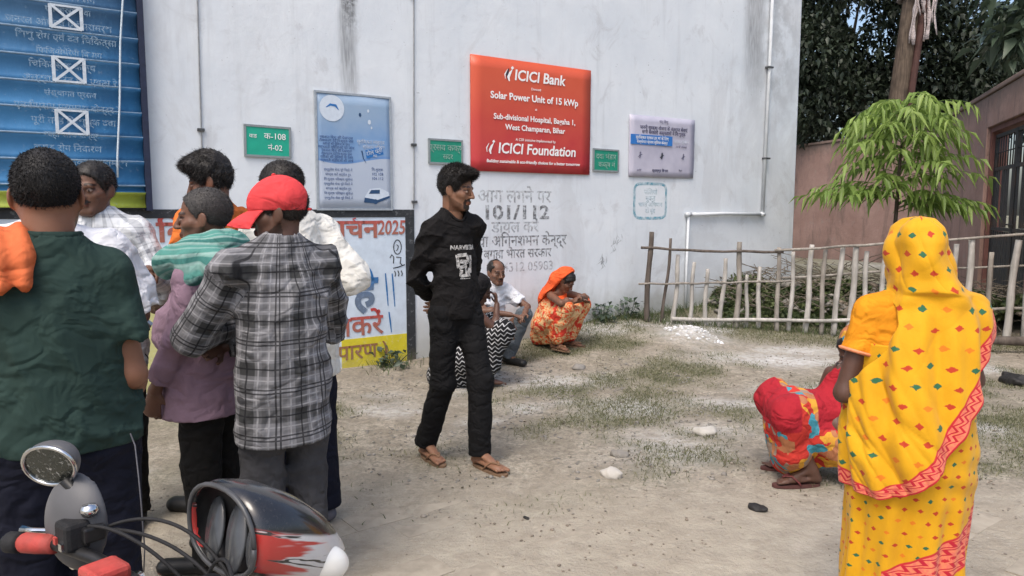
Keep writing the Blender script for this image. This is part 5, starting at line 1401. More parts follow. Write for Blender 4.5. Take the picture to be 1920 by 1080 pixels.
# 2 man in the white T-shirt, head hidden behind the first
p = Person('man in plain white shirt standing between the green T-shirt and checked shirt', (-1.56, 2.50), 34, 1.66, (.115, .056, .036), (20, -6, 0), 1.08, .02, group='men crowding beside the motorcycle',
           joints=dict(shR=(.185, -.02, 1.36), elR=(.265, .0, 1.13), wrR=(.13, .22, 1.17), elL=(-.26, .02, 1.1), wrL=(-.1, .25, 1.1)))
p.body(eye_face(beard='stubble'), .016); p.hair(2, .012, n=3000); p.trousers(CL['dark'], .012, .07); p.shirt(CL['white'], .020, .80, .92, amp=.011, seed=14, sl_e=.02); p.shoes(SHOEB)

# 3 man in the checked shirt, facing the camera
p = Person('moustached man in white checked shirt facing the others by blue banner', (-1.90, 3.42), 186, 1.71, (.135, .066, .041), (-6, -4, 0), 1.05, .02, arm_f=.84, group='men crowding beside the motorcycle',
           joints=dict(elL=(-.30, .02, 1.14), wrL=(-.30, .225, 1.24), elR=(.26, .05, 1.1), wrR=(.10, .28, 1.16), h_L=((-.35, .85, .1), (.2, -.2, -1), 30), h_R=((-.8, .5, .1), (0, 0, -1), 30)))
p.body(eye_face(beard='moustache', bc=.12)); p.hair(3, .011, n=12000, L=.016, rough=.6); p.trousers(CL['dark']); p.shirt(M_check(), .022, .78, long=True, cuff=.92, collar=True, amp=.011, seed=23, sl_e=.018); p.shoes(SHOEB)

# 4 old man in mauve with a gamcha
p = Person('older man in mauve shirt with striped turquoise scarf round his neck', (-1.245, 3.05), 82, 1.575, (.15, .073, .046), (20, -3, 0), 1.0, .12, arm_f=.84, group='men crowding beside the motorcycle',
           joints=dict(shL=(-.145, -.02, 1.245), shR=(.145, -.02, 1.255), elL=(-.215, .01, 1.0), wrL=(-.205, .125, .80), elR=(.24, -.02, 1.02), wrR=(.20, .12, .82), h_L=((.05, .25, -1), (1, .2, 0), 24)))
p.body(eye_face(beard='stubble')); p.hair(5, .006, (.058, .066), -.05, n=22000, L=.008, lift=.45, mat=HAIR_GREY, hr=.005, rough=.3); p.trousers(CL['dark'], .016, .08)
p.shirt(CL['mauve'], .018, .73, long=True, cuff=.80, collar=True, amp=.010, fr=20, seed=31, flare=.02, sl_e=.011); p.shoes(SHOEB)
def M_gamcha():
    def fn(g):
        x, y, z = g.xyz(g.attr('pc')); t = g.m('FRACT', g.m('MULTIPLY', x, 15.0)); t2 = g.m('FRACT', g.m('MULTIPLY', x, 47.0))
        c = g.mix(g.ss(t, .42, .5), (.085, .25, .215), (.17, .31, .275)); c = g.mix(g.m('MULTIPLY', g.ss(g.m('ABSOLUTE', g.m('SUBTRACT', t, .75)), .12, .08), 1.0), c, (.05, .17, .15))
        return g.mix(g.m('MULTIPLY', g.ss(t2, .6, .8), .35), c, (.36, .48, .45))
    return stripes_cloth('turquoise_gamcha', fn)
n = p.J['neck']; v = Vol(n - np.array([.24, .22, .20]), n + np.array([.24, .28, .16]), .007); cth = []
for t in np.linspace(0, 2 * math.pi, 25):
    cx, cy = math.sin(t), -math.cos(t); cth.append(n + np.array([.115 * cx, .02 + .115 * cy + .055 * max(0, cy), .010 - .055 * max(0, cy) + .022 * max(0, -cy)]))
v.chain(cth, [.050] * 25, .02, (0, 0, 1), 1.05)
v.chain([q + np.array([0, 0, .035]) * 1 - nrm((q - n) * np.array([1, 1, 0])) * .028 for q in cth], [.032] * 25, .015)
v.chain([n + np.array([-.12, -.05, -.01]), n + np.array([-.16, -.13, -.05]), n + np.array([-.14, -.165, -.13])], [.05, .06, .05], .03)
v.chain([n + np.array([-.10, .05, .005]), n + np.array([-.150, .01, -.025]), n + np.array([-.180, -.02, -.085])], [.050, .052, .040], .03)
def gf(x, y, z):
    th = np.arctan2(x - n[0], -(y - n[1])); ro = np.sqrt((x - n[0]) ** 2 + (y - n[1]) ** 2); ma = np.arctan2(z - n[2] - .01, ro - .115); return .0052 * (np.sqrt(np.abs(np.sin(ma * 3.5 + 1.1 * np.sin(th * 2.0))) + .01) - .7) + .003 * np.sin(th * 6 + ma * 2)
v.disp(gf); V, Q = v.mesh(); ro = np.hypot(V[:, 0] - n[0], V[:, 1] - n[1]); th = np.arctan2(V[:, 0] - n[0], -(V[:, 1] - n[1]))
link('scarf', mesh_np('scarf', V, Q, attrs={'pc': np.stack([np.arctan2(V[:, 2] - n[2] - .01, ro - .115) * .055 + .006 * np.sin(th * 2), th * .1, V[:, 2]], 1)}), p.root, M_gamcha())

# 5 man in the red cap
p = Person('man in red baseball cap and grey plaid flannel shirt with folded arms', (-.872, 2.80), 42, 1.60, (.105, .052, .034), (60, -9, 0), 1.02, .02, arm_f=.84, group='men crowding beside the motorcycle',
           joints=dict(shR=(.185, 0, 1.29), shL=(-.185, 0, 1.29), elL=(-.285, .165, 1.03), wrL=(-.02, .27, 1.05), elR=(.27, .12, 1.02), wrR=(-.13, .24, .975), h_R=((-.85, -.35, -.1), (0, -.9, .2), 25), h_L=((.9, .1, .1), (0, -1, 0), 20)))
p.body(eye_face(beard='full', bc=.2)); p.hair(7, .010, (.066, .055), -.075, n=14000, L=.010, lift=.3, rough=.4)
p.trousers(CL['jeans'], .014, .068, amp=.007); p.shirt(M_flannel(), .020, .675, long=True, cuff=.97, collar=True, amp=.011, fr=18, seed=44, flare=.015, sl_e=.022, res=.0075, hem_tilt=.05); p.shoes(SHOEG)
X = p.head_xf; v = Vol(p.J['head'] - .2, p.J['head'] + .23, .0055)
v.ell(X((0, -.012, .036)), np.array([.090, .112, .100]), p.Rh, .01); v.cut(X((0, .0, .004)), p.Rh @ nrm((0, .16, -1)))
v.seg(X((0, -.130, -.005)), X((0, -.10, .030)), .024, .024, .004, mode='sub'); w = waves(4, 30, 5); v.disp(lambda x, y, z: w(x, y, z) * .0035)
V, Q = v.mesh(); RED = M_cloth('red_cap_twill', (.62, .058, .062), .8, .10); cap = link('cap', mesh_np('cap', V, Q), p.root, RED)
V = []; F = []; nu, nv = 18, 7
for f in (0, 1):
    for i in range(nu + 1):
        a = -1.08 + 2.16 * i / nu
        for k in range(nv + 1):
            t = k / nv; x0, y0 = .084 * math.sin(a), -.014 + .106 * math.cos(a); ext = .092 * math.cos(a * .95) ** .6 * t if abs(a * .95) < 1.57 else 0
            V.append(X((x0 * (1 + .05 * t), y0 + ext, .022 - .018 * t - .022 * t * t - .030 * (x0 / .08) ** 2 * (.2 + .8 * t) + (0 if f else -.004))))
mm = (nu + 1) * (nv + 1); I_ = lambda f, i, k: f * mm + i * (nv + 1) + k
for i in range(nu):
    for k in range(nv): F += [(I_(1, i, k), I_(1, i + 1, k), I_(1, i + 1, k + 1), I_(1, i, k + 1)), (I_(0, i, k), I_(0, i, k + 1), I_(0, i + 1, k + 1), I_(0, i + 1, k))]
    F.append((I_(0, i, nv), I_(1, i, nv), I_(1, i + 1, nv), I_(0, i + 1, nv)))
MB().mesh(V, F).build('bill', RED, cap, True)
MB().lathe([(.001, .0), (.007, .001), (.009, .005), (.004, .009), (.001, .0095)], 10, Matrix.Translation(Vector(X((0, -.014, .134)))) @ Matrix(p.Rh.tolist()).to_4x4()).build('button', RED, cap, True)
MB().tube([X((.078 * math.sin(a), -.014 - .108 * math.cos(a) * 1.0, -.008)) for a in np.linspace(-.33, .33, 7)], .006, 6).build('strap', RED, cap, True)

# 6 man in the off-white shirt behind the red cap
p = Person('man in loose off-white shirt half hidden behind the red cap', (-.985, 3.42), 58, 1.72, (.125, .060, .038), (22, -14, 0), 1.0, .02, arm_f=.84, group='men crowding beside the motorcycle',
           joints=dict(chest=(0, .03, 1.25), neck=(0, .05, 1.445), head=(0, .10, 1.60), shR=(.17, .03, 1.40), shL=(-.17, .03, 1.40), elR=(.235, -.115, 1.18), wrR=(.14, .12, 1.07), elL=(-.23, -.08, 1.15), wrL=(-.14, .15, 1.05)))
p.body(eye_face(beard='stubble'), .016); p.hair(9, .010, n=14000, L=.012, rough=.5); p.trousers(CL['navy'], .016, .085, knee=.085); p.shirt(CL['cream'], .030, .72, long=True, cuff=.9, collar=True, amp=.010, fr=16, seed=52, flare=.02, sl_e=.034); p.shoes(SHOEG)

# 7 young man in orange, head bowed
p = Person('young man with thick tousled hair and orange shirt, head bowed', (-1.475, 3.70), 74, 1.76, (.165, .080, .050), (30, -16, 0), .95, 0, group='men crowding beside the motorcycle',
           joints=dict(elL=(-.24, .05, 1.12), wrL=(-.12, .25, 1.05)))
p.body(eye_face(beard=None), .016); p.hair(13, .016, (.070, .062), -.045, puff=.026, n=20000, L=.028, lift=.25, tuft=9, flow=(0, .7, -.5)); p.trousers(CL['dark']); p.shirt(CL['orange'], .018, .80, .6, amp=.011, seed=61); p.shoes(SHOEB)

# 8 walking young man in black
p = Person('young bearded man in black printed T-shirt and trousers walking, hands behind back', (-.33, 4.33), -140, 1.735, (.235, .118, .070), (30, -9, 0), .80, 0, arm_f=.74,
           joints=dict(pel=(0, 0, .945), hipR=(.085, -.01, .915), hipL=(-.085, .01, .915), knR=(.080, -.02, .50), anR=(.085, -.20, .100), toeR=(.105, -.04, .034), knL=(-.075, .135, .515), anL=(-.060, .145, .090), toeL=(-.065, .315, .040),
                       chest=(0, -.015, 1.26), neck=(0, -.02, 1.462), head=(0, .02, 1.622), shR=(.138, -.025, 1.40), shL=(-.138, -.005, 1.405), elR=(.192, -.125, 1.115), wrR=(.05, -.185, .99), elL=(-.19, -.115, 1.12), wrL=(-.05, -.18, .975),
                       h_R=((-.8, -.05, -.5), (0, -1, 0), 30), h_L=((.8, 0, -.45), (0, -1, 0), 30)), head_res=.0036, feet_res=.006)
p.body(eye_face(beard='goatee', bc=.10, brow=.16)); p.hair(17, .014, (.068, .060), -.060, puff=.016, n=20000, L=.020, lift=.35, tuft=7, flow=(0, .5, .1), hr=.005, rough=.6)
p.trousers(CL['blackd'], .010, .066, knee=.066, amp=.0055, stack=.007)
p.shirt(CL['black'], .010, .86, long=True, cuff=.97, crew=.070, amp=.0105, fr=20, seed=71, sl_e=.010, res=.0075)
p.sandals(SOLE, STRAP)
# printed chest motif: block letters and a pale square, laid on the shirt front
PR = faded('shirt_print', (.55, .54, .52), (.2, .95), sc=60)
def on_shirt(me, u, w_):
    """wrap a flat mesh (x, z in metres) onto the shirt front around chest height w_"""
    V = p.shirtV; n_ = len(me.vertices); co = np.empty(n_ * 3, np.float32); me.vertices.foreach_get('co', co); co = co.reshape(-1, 3)
    out = np.empty_like(co); fr_ = V[(V @ p.fwd) > (p.J['chest'] @ p.fwd) + .02]
    for i, q in enumerate(co):
        x, z = -q[0] + u, q[2] + w_
        d = (fr_[:, 0] - x) ** 2 + (fr_[:, 2] - z) ** 2; k = np.argsort(d)[:6]; out[i] = (x, fr_[k, 1].mean() + .0035, z)
    me.vertices.foreach_set('co', out.ravel()); me.update(); return me
def fine_text(s_, size, sx=1.0):
    return text_mesh(s_, size, bold=.0015, depth=.0, sx=sx)
for s_, size, u, w_, sx in (('NARVIKIM', .036, 0.0, 1.290, 1.0), ('— — —', .018, 0, 1.115, 1.0)):
    link('print', on_shirt(fine_text(s_, size, sx), u, w_), p.root, PR)
sq = MB()
def bar(x0, z0, x1, z1, w):
    d = Vector((x1 - x0, 0, z1 - z0)); n_ = Vector((-d.z, 0, d.x)).normalized() * w / 2; k_ = 4
    for i in range(k_):
        a_, b_ = Vector((x0, 0, z0)) + d * (i / k_), Vector((x0, 0, z0)) + d * ((i + 1) / k_); sq.poly([a_ + n_, b_ + n_, b_ - n_, a_ - n_])
for q in ((-.045, .055, -.040, -.02, .018), (-.045, .05, .02, .055, .02), (.02, .055, .028, .005, .018), (-.03, .018, .03, .012, .022), (.046, .05, .04, -.05, .015), (-.035, -.02, .015, -.005, .02), (-.02, -.03, -.028, -.07, .02), (.008, -.012, .012, -.07, .016), (-.03, -.066, .036, -.06, .018), (.03, -.02, .025, -.06, .012)): bar(*q)
link('print', on_shirt(sq.data('print'), 0, 1.195), p.root, PR)

# ---- squatting figures
def squat(label, loc, yaw, skin, head, J=None, **kw):
    kw.setdefault('group', 'people squatting on the ground')
    B = dict(pel=(0, 0, .25), chest=(0, .10, .52), neck=(0, .17, .69), head=(0, .225, .825), shR=(.155, .15, .645), shL=(-.155, .15, .645), elR=(.235, .33, .50), elL=(-.235, .33, .50), wrR=(.05, .47, .52), wrL=(-.05, .47, .52),
             hipR=(.09, .02, .24), hipL=(-.09, .02, .24), knR=(.17, .37, .49), knL=(-.17, .37, .49), anR=(.12, .20, .085), anL=(-.12, .20, .085), toeR=(.15, .36, .03), toeL=(-.15, .36, .03), h_R=((-.8, .4, -.2), (0, .2, -1), 20), h_L=((.8, .4, -.2), (0, .2, -1), 20))
    B.update(J or {}); return Person(label, loc, yaw, kw.pop('H', 1.62), skin, head, joints=B, **kw)

# 9 balding man in white shirt
p = squat('balding man in white shirt squatting with his back to the wall', (-.26, 7.26), -142, (.15, .074, .046), (-8, -6, 0),
          dict(pel=(0, 0, .27), chest=(0, .08, .57), neck=(0, .13, .76), head=(0, .18, .90), shR=(.17, .11, .71), shL=(-.17, .11, .71), elR=(.25, .32, .56), elL=(-.27, .31, .56), wrR=(.06, .48, .53), wrL=(-.09, .50, .53), knR=(.17, .36, .50), knL=(-.19, .37, .50)), gz=gz(-.26, 7.26), hand_res=.007, head_res=.005)
p.body(eye_face(beard='moustache', bc=.2), .016); p.hair(21, .009, (.056, .075), -.05, n=2500, L=.010, bald=True, hr=.007); p.trousers(CL['greyt'], .012, .075, res=.011); p.shirt(CL['white'], .020, .20, .75, collar=True, amp=.011, seed=81, tuck=True, res=.010); p.shoes(SHOEB)

# ---- sarees
def sari_mesh(p, prims, mat, name, seed, amp=.011, fr=24, res=.010, extra=None, cuts=(), coords=None):
    P = np.array([q for a in prims for q in (a[0], a[1])]); m = max(max(a[2], a[3]) for a in prims) + .06
    v = Vol(P.min(0) - m, P.max(0) + m, res)
    for a in prims: v.seg(a[0], a[1], a[2], a[3], a[4] if len(a) > 4 else .05, a[5] if len(a) > 5 else None, a[6] if len(a) > 6 else 1.0)
    w = waves(seed, fr, 6); w2 = waves(seed + 2, fr * 2.6, 6); v.disp(lambda x, y, z: w(x, y, z) * amp + w2(x, y, z) * amp * .35 + (extra(x, y, z) if extra else 0))
    for c in cuts: v.cut(*c)
    V, Q = v.mesh(); pc = coords(V) if coords else V
    return link(name, mesh_np(name, V, Q, attrs={'pc': pc}), p.root, mat)
def M_sari_orange():
    def fn(g):
        x, y, z = g.xyz(g.attr('pc')); o = g.attr('pc'); n = g.noise(o, 26, 3, .5, 1.5)
        c = g.mix(g.ss(n, .44, .50), (.62, .10, .03), (.60, .40, .20)); c = g.mix(g.ss(g.noise(o, 9, 2), .55, .60), c, (.55, .05, .03))
        return g.mix(g.ss(z, .50, .58), c, (.72, .10, .025))
    return stripes_cloth('orange_floral_sari', fn)
def M_sari_bw():
    def fn(g):
        o = g.attr('pc'); x, y, z = g.xyz(o); zz = g.m('ADD', g.m('MULTIPLY', z, 26.0), g.m('MULTIPLY', g.m('ABSOLUTE', g.m('SUBTRACT', g.m('FRACT', g.m('MULTIPLY', g.m('ADD', x, y), 16.0)), .5)), 1.3))
        t = g.m('FRACT', g.m('ADD', zz, g.m('MULTIPLY', g.noise(o, 8, 2), 1.5))); return g.mix(g.ss(g.m('ABSOLUTE', g.m('SUBTRACT', t, .5)), .16, .10), (.012, .012, .013), (.42, .42, .42))
    return stripes_cloth('black_white_wavy_sari', fn)
def M_sari_red():
    def fn(g):
        o = g.attr('pc'); x, y, z = g.xyz(o); c = (.34, .018, .028)
        cell = g.vor(o, 17, 'Color', feature='F1', distance='MANHATTAN'); r_, g_, b_ = g.xyz(cell)
        k = g.mix(g.ss(r_, .30, .32), (.48, .04, .03), (.42, .17, .08)); k = g.mix(g.ss(r_, .50, .52), k, (.06, .26, .33)); k = g.mix(g.ss(r_, .68, .70), k, (.30, .22, .17)); k = g.mix(g.ss(r_, .84, .86), k, (.60, .30, .04))
        n = g.m('ADD', g.m('MULTIPLY', g.noise(o, 5, 3), .10), g.attr('band', 'Fac'))
        return g.mix(g.ss(n, .50, .53), c, k)
    return stripes_cloth('red_patchwork_sari', fn)
# 10 woman in black and white behind the walking man
p = squat('woman in black and white wavy sari squatting behind the walking man', (-.49, 6.36), -70, (.092, .045, .030), (-10, -25, 0),
          dict(elR=(.20, .30, .50), wrR=(.06, .36, .70), elL=(-.22, .34, .48), h_R=((-.2, -.1, 1), (0, -1, 0), 25)), gz=gz(-.49, 6.36), female=True, hand_res=.008, head_res=.006)
p.body(eye_face(), .018); p.hair(31, .014, n=2500, bun=True, hr=.007); J = p.J; MBW = M_sari_bw()
sari_mesh(p, [(J['pel'], J['chest'], .19, .16), (J['chest'], J['neck'] - .03, .16, .08), (J['hipR'], J['knR'], .13, .10), (J['hipL'], J['knL'], .13, .10), (J['knR'], J['anR'] + np.array([0, .02, .03]), .10, .10), (J['knL'], J['anL'] + np.array([0, .02, .03]), .10, .10), ((0, .1, .2), (0, .33, .38), .13, .1), ((0, -.1, .10), (0, .15, .10), .15, .13)], MBW, 'sari', 91, cuts=(((0, 0, .012), (0, 0, -1)),))
X = p.head_xf
sari_mesh(p, [(X((0, -.03, .04)), X((0, -.05, -.02)), .108, .105), (X((0, -.06, -.03)), J['chest'] - p.fwd * .10, .10, .13)], M_cloth('black_veil', (.012, .011, .012)), 'veil', 92, cuts=((X((0, .045, 0)), p.Rh @ np.array([0, 1, .0])),))
# 11 woman in orange by the wall
p = squat('woman in orange floral sari and veil squatting by wall, arms folded on knees', (.36, 7.76), -128, (.16, .078, .048), (10, -40, 0),
          dict(chest=(0, .11, .49), neck=(0, .19, .64), head=(0, .265, .755), shR=(.155, .17, .60), shL=(-.155, .17, .60), wrR=(.0, .455, .555), wrL=(.06, .475, .595), elR=(.25, .37, .54), elL=(-.23, .38, .55), h_R=((-.9, .1, -.1), (0, .3, -1), 14), h_L=((.9, .1, -.1), (0, .3, -1), 14)), gz=gz(.36, 7.76), female=True, hand_res=.007, head_res=.005)
p.root.scale = (.93, .93, .93); p.body(eye_face(), .015); p.hair(33, .012, (.072, .062), -.06, n=3000, hr=.007); J = p.J; MOR = M_sari_orange()
sari_mesh(p, [(J['pel'], J['chest'], .17, .145), (J['chest'], J['neck'] - .03, .145, .075), (J['hipR'], J['knR'], .125, .085), (J['hipL'], J['knL'], .125, .085), (J['knR'], J['anR'] + np.array([0, .03, .07]), .085, .10), (J['knL'], J['anL'] + np.array([0, .03, .07]), .085, .10), ((0, .12, .22), (0, .36, .42), .13, .09), ((0, -.06, .12), (0, .12, .13), .14, .13)], MOR, 'sari', 93, cuts=(((0, .1, .045), (0, .15, -1)),))
p.sandals(SOLE, STRAP)
sari_mesh(p, [(p.head_xf((0, -.045, .04)), p.head_xf((0, -.06, -.04)), .112, .11), (p.head_xf((0, -.08, -.06)), J['chest'] - p.fwd * .08, .095, .13), (J['shR'] - p.fwd * .03, J['elR'] * .4 + J['pel'] * .6, .06, .10)], M_cloth('orange_veil', (.70, .105, .030), .8), 'veil', 94, cuts=((p.head_xf((0, -.022, 0)), p.Rh @ np.array([0, 1, -.12])),))
# 12 woman in red squatting behind the yellow sari
p = squat('woman in red patchwork sari squatting, partly hidden by the yellow sari', (1.93, 4.06), 90, (.10, .05, .034), (-10, -30, 0),
          dict(pel=(0, 0, .14), chest=(0, .08, .44), neck=(0, .11, .61), head=(0, .03, .715), shL=(-.14, .10, .565), shR=(.14, .10, .565), elL=(-.17, .17, .34), wrL=(-.05, .33, .40), elR=(.17, .17, .34), wrR=(.05, .33, .42), hipL=(-.09, .03, .14), hipR=(.09, .03, .14), knL=(-.15, .44, .42), knR=(.16, .42, .43), anL=(-.12, .30, .09), anR=(.12, .27, .09), toeL=(-.13, .45, .035), toeR=(.14, .42, .035),
               h_L=((.3, .8, -.3), (0, -.3, -1), 24), h_R=((-.3, .8, -.3), (0, -.3, -1), 24)), gz=gz(1.93, 4.06), female=True, hand_res=.0055, head_res=.006)
p.body(eye_face(), .016); p.hair(35, .012, n=2000, hr=.008); J = p.J; MRD = M_sari_red()
def band_red(V): return V
def red_sari(prims, name, seed, band, **kw):
    o = sari_mesh(p, prims, MRD, name, seed, **kw); me = o.data; n_ = len(me.vertices); co = np.empty(n_ * 3, np.float32); me.vertices.foreach_get('co', co); co = co.reshape(-1, 3)
    a = me.attributes.new('band', 'FLOAT', 'POINT'); a.data.foreach_set('value', band(co).astype(np.float32)); return o
red_sari([(J['pel'], J['chest'], .18, .145), (J['chest'], J['neck'] - .03, .145, .08), (J['hipR'], J['knR'], .13, .072), (J['hipL'], J['knL'], .13, .072), (J['knR'], J['anR'] + np.array([0, .08, .10]), .072, .09), (J['knL'], J['anL'] + np.array([0, .10, .10]), .072, .10), (J['knL'] + np.array([0, .01, -.02]), J['knR'] + np.array([0, .01, -.02]), .088, .088, .09), ((0, .12, .22), (0, .40, .36), .15, .12), ((0, .12, .36), (0, .36, .42), .14, .10), ((-.08, .10, .40), (-.12, .38, .43), .09, .08), ((0, -.06, .12), (0, .14, .13), .14, .13), ((0, .40, .30), (0, .36, .14), .13, .12)], 'sari', 95,
         lambda c: .42 + .5 * sstep(c[:, 2], .36, .22) + .35 * np.exp(-((c[:, 1] - .36) / .035) ** 2), cuts=(((0, .2, .10), (0, -.45, -1)),), amp=.013)
red_sari([(p.head_xf((0, -.045, .04)), p.head_xf((0, -.06, -.04)), .112, .11), (p.head_xf((0, -.08, -.06)), J['chest'] - p.fwd * .07, .10, .15), (J['chest'] - p.fwd * .05, J['pel'] - p.fwd * .05, .15, .18), (J['shL'] * .9 + J['neck'] * .1, J['chest'] + np.array([-.14, .05, -.10]), .07, .05)], 'veil', 96, lambda c: .42 + .3 * np.exp(-((c[:, 1] + .35 * c[:, 2] - .36) / .04) ** 2), cuts=((p.head_xf((0, .085, 0)), p.Rh @ np.array([0, 1, -.1])),))
p.sandals(M_plain('maroon_sole', (.09, .035, .03), .8), M_plain('maroon_strap', (.14, .03, .03), .6))

# 13 woman in the yellow sari, seen from behind
YL = Person('woman in yellow printed sari with red zigzag border, head veiled, seen from behind', (1.37, 2.50), -6, 1.44, (.092, .045, .030), (14, -8, 0), 1.16, .03, female=True,
            joints=dict(shL=(-.155, .0, 1.155), shR=(.155, .0, 1.155), elL=(-.232, -.02, .88), wrL=(-.03, .19, .93), elR=(.215, .05, .92), wrR=(.02, .22, .95), h_L=((.9, .2, .1), (0, -1, 0), 20), h_R=((-.9, .2, .1), (0, -1, 0), 20)))
p = YL; p.body(eye_face(), .013)
def M_sari_yellow():
    g = NG('yellow_printed_sari'); o = g.attr('pc'); x, y, z = g.xyz(o); ed = g.attr('edge', 'Fac'); al = g.attr('along', 'Fac'); dn = g.attr('dens', 'Fac')
    base = g.mix(g.lin(g.noise(g.obj(), 8, 4), .3, .7), (.57, .275, .004), (.67, .345, .006))
    sx, sy = g.m('MULTIPLY', x, g.m('MULTIPLY', dn, 16.5)), g.m('MULTIPLY', y, g.m('MULTIPLY', dn, 16.5))
    r1 = g.m('FLOOR', sy); sx = g.m('ADD', sx, g.m('MULTIPLY', g.m('FRACT', g.m('MULTIPLY', r1, .5)), 1.0))
    cx, cy = g.m('FLOOR', sx), g.m('FLOOR', sy); fx = g.m('SUBTRACT', g.m('FRACT', sx), .5); fy_ = g.m('SUBTRACT', g.m('FRACT', sy), .5)
    w1 = g.node('ShaderNodeTexWhiteNoise', {'Vector': g.vec(cx, cy, 1.0)}, noise_dimensions='3D'); jr, jg, jb = g.xyz(w1.outputs['Color'])
    fx = g.m('ADD', fx, g.m('MULTIPLY', g.m('SUBTRACT', jr, .5), .25)); fy_ = g.m('ADD', fy_, g.m('MULTIPLY', g.m('SUBTRACT', jg, .5), .25))
    dd = g.m('ADD', g.m('MULTIPLY', g.m('ABSOLUTE', fx), 1.0), g.m('MULTIPLY', g.m('ABSOLUTE', fy_), 1.25)); wob = g.m('MULTIPLY', g.m('SUBTRACT', g.noise(o, 85, 2), .5), .30)
    mk = g.ss(g.m('ADD', dd, wob), .262, .185)
    mc = g.mix(g.ss(jb, .36, .37), (.025, .115, .055), (.42, .040, .012)); mc = g.mix(g.ss(jb, .80, .81), mc, (.62, .17, .01))
    c = g.mix(mk, base, mc)
    # border
    zg = g.m('MULTIPLY', g.m('ABSOLUTE', g.m('SUBTRACT', g.m('FRACT', g.m('MULTIPLY', al, 26.0)), .5)), .040)
    inb = g.ss(ed, .062, .058); bc = g.mix(g.ss(g.noise(o, 90, 2), .4, .6), (.72, .21, .10), (.66, .15, .10))
    for off in (.014, .032):
        ln_ = g.ss(g.m('ABSOLUTE', g.m('SUBTRACT', ed, g.m('ADD', zg, off))), .0052, .0030); bc = g.mix(ln_, bc, (.44, .012, .030))
    bc = g.mix(g.m('MAXIMUM', g.ss(ed, .007, .005), g.ss(g.m('ABSOLUTE', g.m('SUBTRACT', ed, .058)), .006, .004)), bc, (.48, .018, .030))
    c = g.mix(inb, c, bc)
    oo = g.obj(); h = g.m('ADD', g.noise(oo, 420, 2), g.m('MULTIPLY', g.noise(oo, 26, 4, dist=1.0), 2.5))
    return g.out(c, .72, g.bump(h, .2, .004), 0, .25, **{'Sheen Weight': .1})
MYEL = M_sari_yellow()
def drape(p, rows, name, mat, nu=120, nv=150, fold=None, edge=None, dens=1.0, thick=.0018, seed=0):
    """cloth lofted round the body: rows (z, cx, cy, rx, ry, a0, a1), angles from the back, right positive"""
    R0 = np.array(rows, float); tt = np.linspace(0, 1, len(R0)); v_ = np.linspace(0, 1, nv)
    R1 = np.stack([np.interp(v_, tt, R0[:, k]) for k in range(7)], 1)
    for _ in range(6): R1[1:-1] = (R1[:-2] + 2 * R1[1:-1] + R1[2:]) / 4
    V = np.empty((nu, nv, 3)); PC = np.empty((nu, nv, 3)); u = np.linspace(0, 1, nu)
    for j in range(nv):
        z, cx, cy, rx, ry, a0, a1 = R1[j]; th = np.radians(a0 + (a1 - a0) * u); f = fold(th, z, v_[j]) if fold else 0
        V[:, j, 0] = cx + (rx + f) * np.sin(th); V[:, j, 1] = cy - (ry + f) * np.cos(th); V[:, j, 2] = z
        PC[:, j, 0] = th * max(.10, (rx + ry) / 2); PC[:, j, 1] = z; PC[:, j, 2] = 0
    cf = creases(seed + 60, 17, 6, (1, 1, .45)); cd = cf(V[:, :, 0], V[:, :, 1], V[:, :, 2]) * .0042 * np.minimum(1, (V[:, :, 2].max() - V[:, :, 2]) * 12)
    rr_ = np.stack([V[:, :, 0], V[:, :, 1], 0 * V[:, :, 0]], -1); rr_ /= np.linalg.norm(rr_, axis=2)[:, :, None] + 1e-6; V += rr_ * cd[:, :, None]
    if edge is None:
        ed = np.full((nu, nv), 1.0); al = np.zeros((nu, nv))
    else: ed, al = edge(V, PC, u, v_)
    ii = np.arange(nu * nv).reshape(nu, nv); Q = np.stack([ii[:-1, :-1], ii[:-1, 1:], ii[1:, 1:], ii[1:, :-1]], -1).reshape(-1, 4)
    o = link(name, mesh_np(name, V.reshape(-1, 3), Q, attrs={'pc': PC.reshape(-1, 3), 'edge': ed.ravel(), 'along': al.ravel(), 'dens': np.full(nu * nv, dens)}), p.root, mat)
    m = o.modifiers.new('thick', 'SOLIDIFY'); m.thickness = thick; m.offset = -1; return o
# skirt part
def fskirt(th, z, v): return .010 * np.sin(th * 9 + z * 3) * np.clip((.75 - z) / .5, 0, 1) + .006 * np.sin(th * 17 - z * 6 + 1) * np.clip((.8 - z) / .5, 0, 1) + .004 * np.sin(z * 60 + th * 3) * np.exp(-((z - .62) / .1) ** 2)
def eskirt(V, PC, u, v):
    # the pleat edge that crosses the skirt low down
    d = np.abs(PC[:, :, 0] * .62 - (PC[:, :, 1] - .30)) - .0; dd = np.where(PC[:, :, 1] < .52, d * .85, 1.0); dd = np.where(PC[:, :, 0] > -.12, dd, 1.0); return dd, PC[:, :, 1] * 1.3
drape(p, [(1.06, 0, .0, .188, .140, -180, 180), (.95, 0, .005, .192, .142, -180, 180), (.80, 0, 0, .195, .155, -180, 180), (.70, 0, -.005, .208, .170, -180, 180), (.55, 0, 0, .200, .165, -180, 180), (.35, 0, .01, .190, .160, -180, 180), (.12, 0, .02, .195, .17, -180, 180), (.03, 0, .02, .20, .175, -180, 180)], 'sari_skirt', MYEL, 170, 110, fskirt, eskirt, 1.45)
